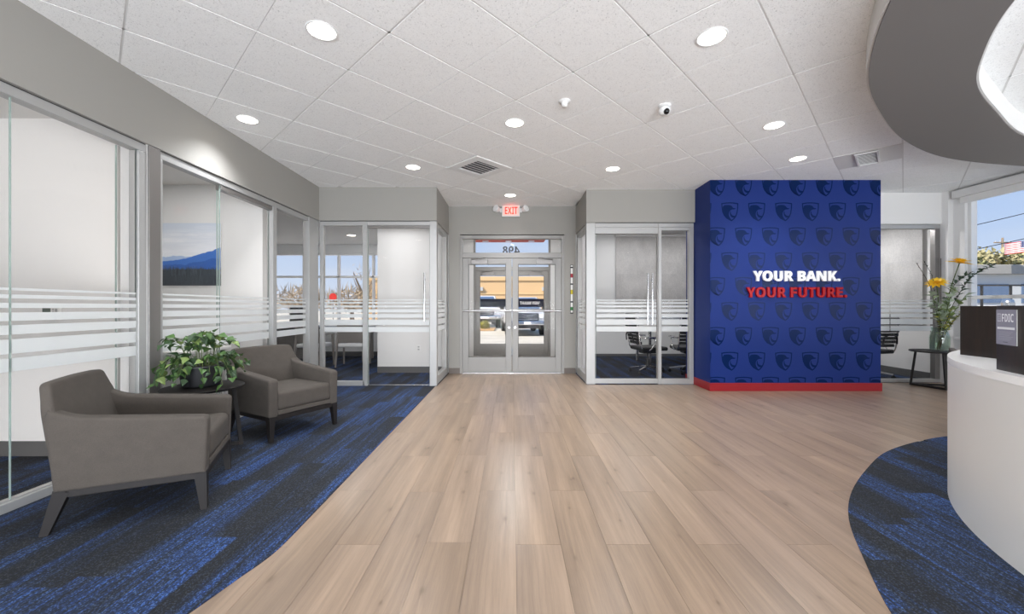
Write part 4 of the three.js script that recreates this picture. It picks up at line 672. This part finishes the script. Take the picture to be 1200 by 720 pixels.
  for (const [label, dx, dy, dz] of [['sage green leafy sprig on the office side', -0.22, 0.82, 0.1], ['sage green leafy sprig below the smaller flower', -0.15, 0.68, 0.12], ['sage green leafy sprig in the vase middle', 0.05, 0.78, 0.1], ['sage green leafy sprig under the large flower', 0.17, 0.92, 0.06], ['sage green leafy sprig leaning to the desk', 0.3, 0.8, 0.08]])
    branch(label, [[0, 0, 0], [dx * 0.2, dy * 0.4, dz * 0.3], [dx * 0.6, dy * 0.75, dz * 0.7], [dx, dy, dz]], M.stem, [M.sage, M.sage, M.leafC], 14, 0.12, leafGeo);
  for (const [label, dx, dy, dz] of [['lime green berry sprig low on the office side', -0.13, 0.5, 0.12], ['lime green berry sprig low in the vase middle', 0.02, 0.6, 0.14], ['lime green berry sprig low on the window side', 0.13, 0.5, 0.12], ['lime green berry sprig pointing at the desk', 0.25, 0.62, 0.12]])
    branch(label, [[0, 0, 0], [dx * 0.3, dy * 0.5, dz * 0.4], [dx, dy, dz]], M.twig, [M.lime, M.leafC], 16, 0.06, leafGeo);
}

// ---------------------------------------------------------------- reception desk
{
  const C = [4.4, 1.0], R = 2.27, pt = (r, f) => [C[0] - r * Math.cos(f), C[1] + r * Math.sin(f)], arc = (r, f0, f1, n) => Array.from({ length: n + 1 }, (_, k) => pt(r, f0 + (f1 - f0) * k / n)), deg = Math.PI / 180;
  const desk = thing('reception_desk', 'curved white reception desk standing on the carpet', 'desk', [2.6, 0, 2.0]);
  const band = (r0, r1, f0, f1, y0, h) => smooth(polySlab([...arc(r1, f0 * deg, f1 * deg, 120), ...arc(r0, f1 * deg, f0 * deg, 120)], y0, h), 0.5);
  wpart(desk, 'body', band(1.65, R, -70, 76, 0.0045, 0.84), M.desk); wpart(desk, 'countertop', band(1.55, R + 0.001, -70, 76, 0.845, 0.04), M.deskTop);
  wpart(desk, 'privacy_panel', band(2.17, 2.215, -50, 28.5, 0.885, 0.322), M.panelWood, 'dark wood veneer screen');
  // second screen further along, set back
  const a = [2.99, 2.69], b = [2.95, 2.3], g = bar(v3(a[0], 1.046, -a[1]), v3(b[0], 1.046, -b[1]), 0.322, 0.04, 0.322, 0.04, v3(0, 1, 0)); wpart(desk, 'privacy_panel', uvMetres(g), M.panelWood, 'dark wood veneer screen');
  const sgn = thing('deposit_insurance_plaque', 'square silver FDIC plaque on the dark wood desk screen', 'plaque', [0, 1.015, 0]);
  const tex = canvasTex(512, 480, (c, w, h) => {
    c.fillStyle = '#8d8c9c'; c.fillRect(0, 0, w, h);
    c.strokeStyle = '#e6e7ee'; c.lineWidth = 8; c.strokeRect(40, 60, 90, 100); c.fillStyle = '#b9bac6'; c.font = 'bold 30px serif'; for (let k = 0; k < 4; k++) c.fillRect(58, 78 + k * 20, 54, 9);
    c.fillStyle = '#f3f4f8'; c.font = 'bold 150px sans-serif'; c.save(); c.translate(150, 165); c.scale(0.9, 1); c.fillText('FDIC', 0, 0); c.restore();
    c.fillStyle = '#eceef2'; c.fillRect(30, 238, 450, 32); c.fillStyle = '#a9aab8'; for (let k = 0; k < 6; k++) c.fillRect(60, 300 + k * 22, 380 - (k % 3) * 40, 6); c.fillStyle = '#3d3d48'; c.fillRect(190, 440, 120, 7);
  });
  const f0 = 28.2 * deg, w = 0.15, n = 10, pos = [], uv = [], rp = 2.2205;
  const ring = (r) => Array.from({ length: n + 1 }, (_, k) => pt(r, f0 - w / rp * k / n));
  const A = ring(rp), idx = [];
  A.forEach(([x, d], k) => { pos.push(x, 0, -d, x, 0.172, -d); uv.push(k / n, 0, k / n, 1); if (k < n) { const q = 2 * k; idx.push(q, q + 2, q + 1, q + 1, q + 2, q + 3); } });
  const pg = new THREE.BufferGeometry(); pg.setAttribute('position', new THREE.Float32BufferAttribute(pos, 3)); pg.setAttribute('uv', new THREE.Float32BufferAttribute(uv, 2)); pg.setIndex(idx); pg.computeVertexNormals();
  part(sgn, 'print', pg, std('#ffffff', 0.35, { map: tex, metalness: 0.2, side: THREE.DoubleSide }));
  part(sgn, 'plate', polySlab([...ring(rp - 0.0005), ...ring(2.2155).reverse()], 0, 0.172), M.alu);
}

// ---------------------------------------------------------------- office furniture
function officeChair(label, x, d, turn) {
  const c = thing('office_chair', label, 'office chair', [x, 0, d], turn, 'black ribbed office chairs');
  if (officeChair.proto) { for (const k of officeChair.proto.children) c.add(k.clone()); return c; }
  officeChair.proto = c;
  for (let k = 0; k < 5; k++) { const a = k / 5 * 6.283 + 0.3, e = v3(0.31 * Math.cos(a), 0.075, 0.31 * Math.sin(a)); const l = part(c, 'base_arm', bar(v3(0, 0.12, 0), e, 0.05, 0.035, 0.03, 0.02, v3(-Math.sin(a), 0, Math.cos(a))), M.chrome); const w = new THREE.CylinderGeometry(0.028, 0.028, 0.04, 14); w.rotateX(Math.PI / 2); w.rotateY(-a + 0.5); w.translate(e.x, 0.03, e.z); part(l, 'caster', [w, cyl(e.x, 0.04, e.z, 0.012, 0.012, 0.04, 8)], M.black); }
  part(c, 'gas_lift', [cyl(0, 0.1, 0, 0.032, 0.028, 0.16), cyl(0, 0.24, 0, 0.018, 0.018, 0.14)], M.chromeDark); part(c, 'mechanism', rb(-0.1, 0.1, 0.36, 0.42, -0.13, 0.13, 0.02), M.black);
  part(c, 'seat', (() => { const g = new RoundedBoxGeometry(0.5, 0.07, 0.5, 4, 0.032); g.translate(0, 0.455, 0.02); return g; })(), M.black);
  const ribs = []; for (let k = 0; k < 9; k++) { const y = 0.56 + k * 0.062, zc = -0.22 - 0.05 * Math.sin((k / 8) * 2.6) - k * 0.008; const sh = new RoundedBoxGeometry(0.45 - 0.004 * k * k * 0.25, 0.052, 0.026, 2, 0.012), p = sh.attributes.position; for (let i = 0; i < p.count; i++) p.setZ(i, p.getZ(i) - 0.05 + 0.9 * p.getX(i) * p.getX(i)); sh.translate(0, y, zc); ribs.push(sh); }
  ribs.forEach((g, k) => part(c, 'back_rib', g, M.mesh));
  for (const s of [-1, 1]) { part(c, 'side_rail', tube([v3(s * 0.21, 0.42, -0.1), v3(s * 0.23, 0.46, -0.22), v3(s * 0.225, 0.75, -0.28), v3(s * 0.215, 1.07, -0.3)], 0.011, 20), M.chrome); part(c, 'armrest', [tube([v3(s * 0.26, 0.43, -0.1), v3(s * 0.29, 0.5, -0.05), v3(s * 0.29, 0.63, 0.0), v3(s * 0.29, 0.655, -0.16), v3(s * 0.24, 0.66, -0.26)], 0.011, 26), rb(s * 0.29 - 0.025, s * 0.29 + 0.025, 0.655, 0.675, -0.1, 0.14, 0.008)], M.chrome); }
  part(c, 'lumbar_frame', tube([v3(-0.14, 0.6, -0.34), v3(-0.1, 0.72, -0.36), v3(0.1, 0.72, -0.36), v3(0.14, 0.6, -0.34)], 0.012, 20), M.black);
  return c;
}
officeChair('black office chair with chrome arms pulled out by the meeting room door', 2.47, 7.4, face(0.98, 0.15));
officeChair('black ribbed office chair seen from behind next to the feature wall edge', 3.2, 7.4, face(0.1, 1));
officeChair('black office chair behind the glass to the right of the feature wall', 6.1, 6.95, face(-0.15, 0.98));
function tableThing(name, label, x0_, x1_, d0, d1, h, top, leg, panel) {
  const t = thing(name, label, name === 'desk' ? 'desk' : 'table', [(x0_ + x1_) / 2, 0, (d0 + d1) / 2]);
  wpart(t, 'tabletop', rb(x0_, x1_, h - 0.035, h, d0, d1, 0.006), top);
  for (const x of [x0_ + 0.06, x1_ - 0.06]) for (const d of [d0 + 0.08, d1 - 0.08]) wpart(t, 'leg', rb(x - 0.025, x + 0.025, 0.002, h - 0.035, d - 0.025, d + 0.025), leg);
  if (panel) wpart(t, 'modesty_panel', bx(panel[0], panel[1], 0.06, h - 0.036, d0 + 0.11, d0 + 0.13), M.greyPanel);
  return t;
}
tableThing('conference_table', 'dark topped table in the meeting room', 2.75, 4.6, 8.2, 9.2, 0.75, M.deskEdge, M.steel);
tableThing('desk', 'long office desk with a grey front panel in the corner office', -5.6, -3.2, 8.85, 9.55, 0.75, M.deskEdge, M.greyWood, [-5.55, -4.3]);
tableThing('desk', 'white office desk below the mountain picture', -5.2, -3.35, 4.15, 4.85, 0.74, M.officeWhite, M.alu);
{
  const m = thing('monitor', 'black computer monitor on the corner office desk', 'monitor', [-4.75, 0.75, 9.15], face(0.1, 1));
  part(m, 'screen', rb(-0.27, 0.27, 0.12, 0.45, -0.015, 0.015, 0.006), M.black); part(m, 'stand', [rb(-0.03, 0.03, 0, 0.2, -0.04, -0.015), rb(-0.12, 0.12, 0, 0.012, -0.09, 0.09)], M.black);
  const seat = (label, x, d, turn) => { // wooden armed guest chair
    const c = thing('guest_chair', label, 'chair', [x, 0, d], turn, 'guest chairs in the corner office');
    for (const s of [-1, 1]) { part(c, 'leg', bar(v3(s * 0.26, 0.64, 0.2), v3(s * 0.27, 0.002, 0.24), 0.035, 0.05, 0.028, 0.032), M.greyWood); part(c, 'leg', bar(v3(s * 0.25, 0.64, -0.22), v3(s * 0.27, 0.002, -0.3), 0.035, 0.05, 0.028, 0.032), M.greyWood); part(c, 'armrest', bar(v3(s * 0.265, 0.645, 0.24), v3(s * 0.25, 0.66, -0.26), 0.05, 0.028, 0.045, 0.028), M.greyWood); }
    part(c, 'seat', (() => { const g = new RoundedBoxGeometry(0.5, 0.08, 0.5, 3, 0.03); g.translate(0, 0.43, 0); return g; })(), M.plastic);
    const b = new RoundedBoxGeometry(0.5, 0.36, 0.04, 3, 0.018), p = b.attributes.position; for (let i = 0; i < p.count; i++) p.setZ(i, p.getZ(i) + 0.5 * p.getX(i) * p.getX(i) - 0.2 * p.getY(i)); b.translate(0, 0.66, -0.28); b.computeVertexNormals(); part(c, 'backrest', b, M.greyWood);
  };
  seat('wooden guest chair with a pale seat, the one by the corner post', -4.0, 8.25, face(0.1, 1)); seat('wooden guest chair with a pale seat, the one by the vestibule wall', -3.25, 8.35, face(-0.1, 1));
  // chair behind the white desk, only bands of it show between the stripes
  const oc = officeChair('black office chair tucked behind the white desk under the picture', -4.1, 4.0, face(0.2, 1)); oc.userData.group = undefined;
}
{ // mountain picture
  const tex = canvasTex(1024, 640, (c, w, h) => {
    const sky = c.createLinearGradient(0, 0, 0, h * 0.6); sky.addColorStop(0, '#cdd6e2'); sky.addColorStop(0.6, '#dfe3ea'); sky.addColorStop(1, '#eceef2'); c.fillStyle = sky; c.fillRect(0, 0, w, h);
    for (let k = 0; k < 60; k++) { c.fillStyle = 'rgba(255,255,255,0.10)'; c.beginPath(); c.ellipse(rr(0, w), rr(40, h * 0.5), rr(60, 200), rr(8, 24), 0, 0, 7); c.fill(); }
    const ridge = (y0, amp, s, col) => { c.fillStyle = col; c.beginPath(); c.moveTo(0, h); for (let x = 0; x <= w; x += 6) c.lineTo(x, y0(x / w) + amp * (fbm(x / 90, s, 4) - 0.5)); c.lineTo(w, h); c.fill(); };
    ridge((u) => h * (0.62 - 0.1 * Math.sin(u * 3)), 60, 2, '#a9bfe0'); ridge((u) => h * (0.66 - 0.26 * u * u), 46, 5, '#3f73c4'); ridge((u) => h * (0.7 - 0.14 * u * u), 60, 9, '#2f5fae');
    ridge(() => h * 0.74, 20, 12, '#3a424c'); c.fillStyle = '#353c44'; for (let k = 0; k < 220; k++) { const x = rr(0, w), y = h * 0.73 + rr(-6, 30), s = rr(22, 60); c.fillStyle = ['#39424a', '#2f373f', '#48525a'][k % 3]; c.beginPath(); c.moveTo(x, y - s * 0.6); c.lineTo(x - s * 0.16, y + s); c.lineTo(x + s * 0.16, y + s); c.fill(); } c.fillStyle = '#363e46'; c.fillRect(0, h * 0.84, w, h); for (let k = 0; k < 240; k++) { c.fillStyle = ['#2c333b', '#454f57', '#39424a'][k % 3]; c.fillRect(rr(0, w), h * rr(0.76, 0.9), rr(2, 6), rr(30, 100)); }
  });
  const p = thing('wall_picture', 'landscape picture of blue mountains and dark pines on the office wall', 'picture', [-4.18, 1.465, 5.05]);
  part(p, 'canvas_edge', bx(-0.575, 0.575, 0, 0.775, -0.02, 0), M.officeWhite); const g = new THREE.PlaneGeometry(1.15, 0.775); g.translate(0, 0.3875, 0.0205); part(p, 'print', g, std('#ffffff', 0.6, { map: tex }));
}
{ // small wall fittings
  const s = thing('thermostat', 'white thermostat with a small grey display on the near office wall', 'thermostat', [-3.68, 1.1, 3.27]);
  part(s, 'body', rb(-0.1, 0.06, -0.005, 0.105, -0.026, 0, 0.006), M.plastic); part(s, 'display', rb(-0.07, -0.005, 0.055, 0.09, -0.028, -0.025, 0.001), std('#55625a', 0.3)); part(s, 'button', [rb(0.01, 0.022, 0.055, 0.067, -0.029, -0.025), rb(0.01, 0.022, 0.074, 0.086, -0.029, -0.025), rb(0.032, 0.05, 0.055, 0.086, -0.029, -0.025)], M.alu);
  const o = thing('power_outlet', 'white power outlet low on the wall beside the vestibule', 'outlet', [-1.7, 0.39, 7.4]);
  part(o, 'plate', rb(-0.036, 0.036, 0, 0.115, -0.006, 0, 0.003), M.plastic); for (const y of [0.025, 0.07]) part(o, 'socket', rb(-0.017, 0.017, y, y + 0.028, -0.008, -0.005, 0.004), M.alu);
}

// ---------------------------------------------------------------- outside
{
  const w = thing('far_building', 'low tan building across the car park', 'building', [0, -0.16, 40]);
  wpart(w, 'wall', bx(-14.4, 16, -0.16, 3.9, 40, 52), M.tan); wpart(w, 'parapet', rb(-14.6, 16.2, 3.8, 4.2, 39.9, 52.1, 0.02), M.tanLight); wpart(w, 'band', bx(-14.42, 16.02, 2.45, 2.62, 39.94, 40), M.tanLight);
  for (const x of [-9, -3.1, 3.2, 9]) wpart(w, 'wall_fixture', rb(x - 0.25, x + 0.25, 2.8, 3.15, 39.8, 40), M.greyWall);
  for (const x of [-12, -6.5, 6, 12]) wpart(w, 'window', bx(x - 0.8, x + 0.8, 0.9, 2.2, 39.95, 40), M.carGlass);
  const cn = thing('entrance_canopy', 'flat red canopy over the outer doors', 'canopy', [-1, 3.07, 11]); wpart(cn, 'slab', rb(-3.2, 0.95, 3.07, 3.3, EXT + 0.2, 11.8, 0.06), M.redFascia);
  for (const x of [-0.75, -0.1, 0.55]) { const g = cyl(x, 3.056, -11.5, 0.09, 0.09, 0.016, 20); wpart(cn, 'canopy_light', g, M.lens); }
  struct('kerb', rb(-20, 20, -0.16, -0.03, 10.1, 12.2, 0.02), M.concrete, 'pale concrete walk before the entrance');
  struct('planting_bed', rb(-16, -1.0, -0.16, -0.06, 23, 25, 0.02), std('#b99a72', 0.95), 'brown mulch bed across the car park');
  seed = 5; const b = thing('shrub', 'round olive shrub in the mulch bed outside', 'shrub', [-1.62, -0.06, 23.6]); const fg = []; for (let k = 0; k < 240; k++) { const a = rr(0, 6.283), e = Math.acos(rr(-0.1, 1)), r = rr(0.2, 0.3), g = leafGeo.clone(); g.scale(0.11, 0.11, 0.11); g.rotateX(rr(-2, 2)); g.rotateY(a); g.translate(r * Math.sin(e) * Math.cos(a) * 1.1, 0.05 + r * Math.cos(e) * 1.3, r * Math.sin(e) * Math.sin(a)); fg.push(g); }
  const core = new THREE.IcosahedronGeometry(0.22, 2); core.scale(1.1, 1.1, 1); core.translate(0, 0.16, 0); part(b, 'foliage', [core, ...fg], M.bush).userData.kind = 'stuff';
}
function pickup(label, x, d, paint, s, turn) { // front faces local +z
  const c = thing('pickup_truck', label, 'truck', [x, -0.16, d], turn); c.scale.setScalar(s);
  const side = shp([[-2.9, 0.55], [-2.9, 1.15], [-0.95, 1.18], [-0.9, 1.22], [-0.6, 1.85], [0.35, 1.87], [0.95, 1.25], [2.35, 1.14], [2.5, 1.0], [2.52, 0.6], [2.3, 0.5], [2.15, 0.5], [2.08, 0.75], [1.85, 0.92], [1.55, 0.92], [1.32, 0.75], [1.25, 0.5], [-1.2, 0.5], [-1.28, 0.75], [-1.5, 0.92], [-1.8, 0.92], [-2.02, 0.75], [-2.1, 0.5]]);
  const g = extr(side, 1.9, 0.06, 2); g.translate(0, 0, -0.95 + 0.06); g.rotateY(-Math.PI / 2); const p = g.attributes.position; for (let i = 0; i < p.count; i++) { const y = p.getY(i); if (y > 1.2) p.setX(i, p.getX(i) * (1 - 0.28 * (y - 1.2))); }
  part(c, 'body', smooth(g, 0.6), paint);
  part(c, 'windshield', bar(v3(0, 1.83, 0.42), v3(0, 1.28, 0.96), 1.36, 0.02, 1.62, 0.02), M.carGlass); for (const k of [-1, 1]) part(c, 'side_window', bar(v3(k * 0.885, 1.32, 0.1), v3(k * 0.8, 1.78, 0.02), 0.02, 0.85, 0.02, 0.6), M.carGlass);
  const gr = part(c, 'grille', rb(-0.55, 0.55, 0.72, 1.08, -2.56, -2.48, 0.03), M.carDark); for (let k = 0; k < 3; k++) part(gr, 'grille_bar', rb(-0.5, 0.5, 0.78 + k * 0.1, 0.81 + k * 0.1, -2.58, -2.55, 0.01), M.chrome);
  for (const k of [-1, 1]) { part(c, 'headlight', rb(k * 0.73 - 0.17, k * 0.73 + 0.17, 0.84, 1.03, -2.56, -2.4, 0.03), M.lens); part(c, 'mirror', rb(k * 1.08 - 0.11, k * 1.08 + 0.11, 1.25, 1.5, -0.85, -0.75, 0.03), M.carDark); }
  part(c, 'bumper', [rb(-0.96, 0.96, 0.52, 0.72, -2.66, -2.45, 0.05)], M.chrome); part(c, 'skid_panel', rb(-0.6, 0.6, 0.36, 0.54, -2.6, -2.4, 0.03), M.carDark);
  for (const k of [-1, 1]) for (const z of [1.7, -1.65]) { const w = lathe([[0.2, -0.12], [0.36, -0.13], [0.39, -0.09], [0.39, 0.09], [0.36, 0.13], [0.2, 0.12]], 28); w.rotateZ(Math.PI / 2); w.translate(k * 0.84, 0.39, z); const wh = part(c, 'wheel', w, M.tyre); const r = cyl(0, -0.1, 0, 0.21, 0.21, 0.2, 20); r.rotateZ(Math.PI / 2); r.translate(k * 0.84, 0.39, z); part(wh, 'rim', r, M.steel); }
  part(c, 'licence_plate', rb(-0.16, 0.16, 0.56, 0.68, -2.675, -2.655, 0.004), M.whiteLetter);
}
pickup('silver pickup truck parked facing the entrance doors', 0.5, 21.4, M.carGrey, 1.0, 0.08);
pickup('taller white pickup truck parked beside the silver one', -2.1, 28.4, M.carWhite, 1.14, 0.12);
function tree(label, x, d, h, r, mat, n = 900, bare = false) {
  const t = thing('tree', label, 'tree', [x, -0.16, d], 0, 'trees beyond the car park'), tw = [bar(v3(0, 0, 0), v3(0, h * 0.55, 0), 0.3, 0.3, 0.15, 0.15)];
  for (let k = 0; k < 14; k++) { const a = rr(0, 6.283), y = h * rr(0.3, 0.55); tw.push(bar(v3(0, y, 0), v3(r * 0.8 * Math.cos(a), h * rr(0.65, 0.95), r * 0.8 * Math.sin(a)), 0.1, 0.1, 0.03, 0.03)); }
  part(t, 'trunk', tw, M.trunk); const gs = [];
  for (let k = 0; k < n; k++) { const a = rr(0, 6.283), e = rr(-1, 1), q = Math.cbrt(rr(0.2, 1)) * (0.75 + 0.5 * vn(a * 2, e * 3, 8)), g = leafGeo.clone(), s = bare ? rr(0.2, 0.5) : rr(0.35, 0.8); g.scale(s * (bare ? 0.12 : 0.9), s * (bare ? 2 : 1), s); g.rotateX(rr(-2, 2)); g.rotateY(rr(0, 6.28)); const c = Math.sqrt(1 - e * e); g.translate(r * q * c * Math.cos(a), h * 0.66 + h * 0.34 * q * e, r * q * c * Math.sin(a)); gs.push(g); }
  part(t, 'foliage', gs, mat).userData.kind = 'stuff';
}
seed = 77;
[[46.5, 43, 7.2, 2.4], [53, 43.5, 7.4, 2.7], [60.5, 47, 8.0, 2.9], [50, 49, 8.4, 2.9], [58, 55, 9.4, 3.2], [66, 58, 9.6, 3.2]].forEach(([x, d, h, r], k) => tree('leafing roadside tree in the row beyond the grey building', x, d, h, r, k % 2 ? M.tree : M.treeB));
tree('bare bushy tree outside the corner office window', -12.6, 32, 2.7, 2.2, M.twigPale, 700, true); tree('bare bushy tree further along from the corner office window', -17.6, 34, 2.9, 2.0, M.twigPale, 600, true); tree('tall thin bare tree beside the tan building', -13.6, 37.4, 5.4, 1.2, M.twigPale, 60, true);
{ // beyond the right window
  const g = thing('grey_building', 'low grey building with a flat roof across the road', 'building', [38, -0.16, 33]);
  wpart(g, 'wall', bx(30, 62, -0.16, 3.6, 30, 38), M.greyWall); wpart(g, 'roof', rb(29.6, 62.4, 3.6, 4.3, 29.6, 38.4, 0.05), M.roofGrey); for (let k = 0; k < 9; k++) wpart(g, 'window', bx(31 + k * 3.3, 33.3 + k * 3.3, 1.5, 2.9, 29.93, 30), M.carGlass); wpart(g, 'band', bx(29.9, 62, 1.05, 1.3, 29.9, 30), M.whiteLetter);
  const r = thing('railing', 'dark metal railing along the side walk outside the window', 'railing', [14, -0.16, 11.5]); for (let k = 0; k < 12; k++) wpart(r, 'post', rb(11 + k * 0.9 - 0.025, 11 + k * 0.9 + 0.025, -0.16, 1.9, 12.6, 12.65), M.chromeDark); for (const y of [0.9, 1.85]) wpart(r, 'rail', rb(10.6, 21.4, y, y + 0.05, 12.59, 12.66), M.chromeDark);
  const bo = thing('bollard', 'grey steel bollard outside the window', 'bollard', [11.6, -0.16, 9.5]); part(bo, 'post', lathe([[0.11, 0], [0.11, 1.45], [0.09, 1.53], [0, 1.56]], 20), M.steel);
  const tr = thing('roadside_wall', 'low tan brick wall beside the road', 'wall', [40, -0.16, 26]); wpart(tr, 'wall', bx(20, 50, -0.16, 0.9, 26, 26.3), std('#b79a86', 0.9)); wpart(tr, 'coping', rb(19.95, 50.05, 0.9, 1.0, 25.95, 26.35, 0.02), M.concrete);
  const pole = (label, x, d, h) => { const p = thing('utility_pole', label, 'pole', [x, -0.16, d], 0, undefined); part(p, 'pole', cyl(0, 0, 0, 0.16, 0.11, h, 12), M.trunk); part(p, 'crossarm', rb(-1.1, 1.1, h - 0.7, h - 0.55, -0.07, 0.07), M.trunk); for (const k of [-0.9, -0.3, 0.3, 0.9]) part(p, 'insulator', cyl(k, h - 0.55, 0, 0.05, 0.03, 0.16, 8), M.greyWall); };
  pole('wooden utility pole among the roadside trees', 64, 53, 10.4); pole('wooden utility pole outside the corner office', -22.5, 38, 8.2);
  for (const [y, dy, n] of [[6.4, 2.6, 'upper'], [4.6, 2.4, 'lower'], [8.6, 2.4, 'highest']]) { const l = thing('power_line', 'thin black power line sagging across the sky, the ' + n + ' one', 'power line', [0, 0, 0]); part(l, 'wire', tube([v3(28, y - 0.6, -32), v3(36, y + dy * 0.45, -31.5), v3(46, y + dy * 1.4, -31)], 0.03, 20, 5), M.black); }
  const fl = thing('flag', 'red and white striped flag on a pole beyond the window', 'flag', [34.9, -0.16, 28.8]); part(fl, 'pole', cyl(1.7, 0, 0, 0.05, 0.035, 7.4, 10), M.steel);
  const tex = canvasTex(256, 136, (c, w, h) => { for (let k = 0; k < 13; k++) { c.fillStyle = k % 2 ? '#f2eeee' : '#c23a44'; c.fillRect(0, k * h / 13, w, h / 13 + 1); } c.fillStyle = '#33406e'; c.fillRect(w * 0.6, 0, w * 0.4, h * 7 / 13); c.fillStyle = '#fff'; for (let i = 0; i < 6; i++) for (let j = 0; j < 5; j++) c.fillRect(w * 0.62 + i * 16, 6 + j * 13, 4, 4); });
  const cg = new THREE.PlaneGeometry(1.5, 0.8, 24, 8), p = cg.attributes.position; for (let i = 0; i < p.count; i++) { const x = p.getX(i); p.setZ(i, 0.18 * Math.sin(x * 3)); p.setY(i, p.getY(i) + 0.14 * (x - 1.2)); } cg.computeVertexNormals(); cg.translate(0.93, 5.75, 0); part(fl, 'cloth', cg, std('#ffffff', 0.8, { map: tex, side: THREE.DoubleSide }));
  const st = thing('stop_sign', 'red octagonal road sign on a post outside the corner office', 'road sign', [-11, -0.16, 25]); const oc = new THREE.CylinderGeometry(0.24, 0.24, 0.02, 8); oc.rotateY(Math.PI / 8); oc.rotateX(Math.PI / 2); oc.translate(0, 1.98, 0.04); part(st, 'plate', oc, M.stop); part(st, 'post', rb(-0.03, 0.03, 0, 2.3, -0.03, 0.0), M.steel);
}

renderer.render(scene, camera);
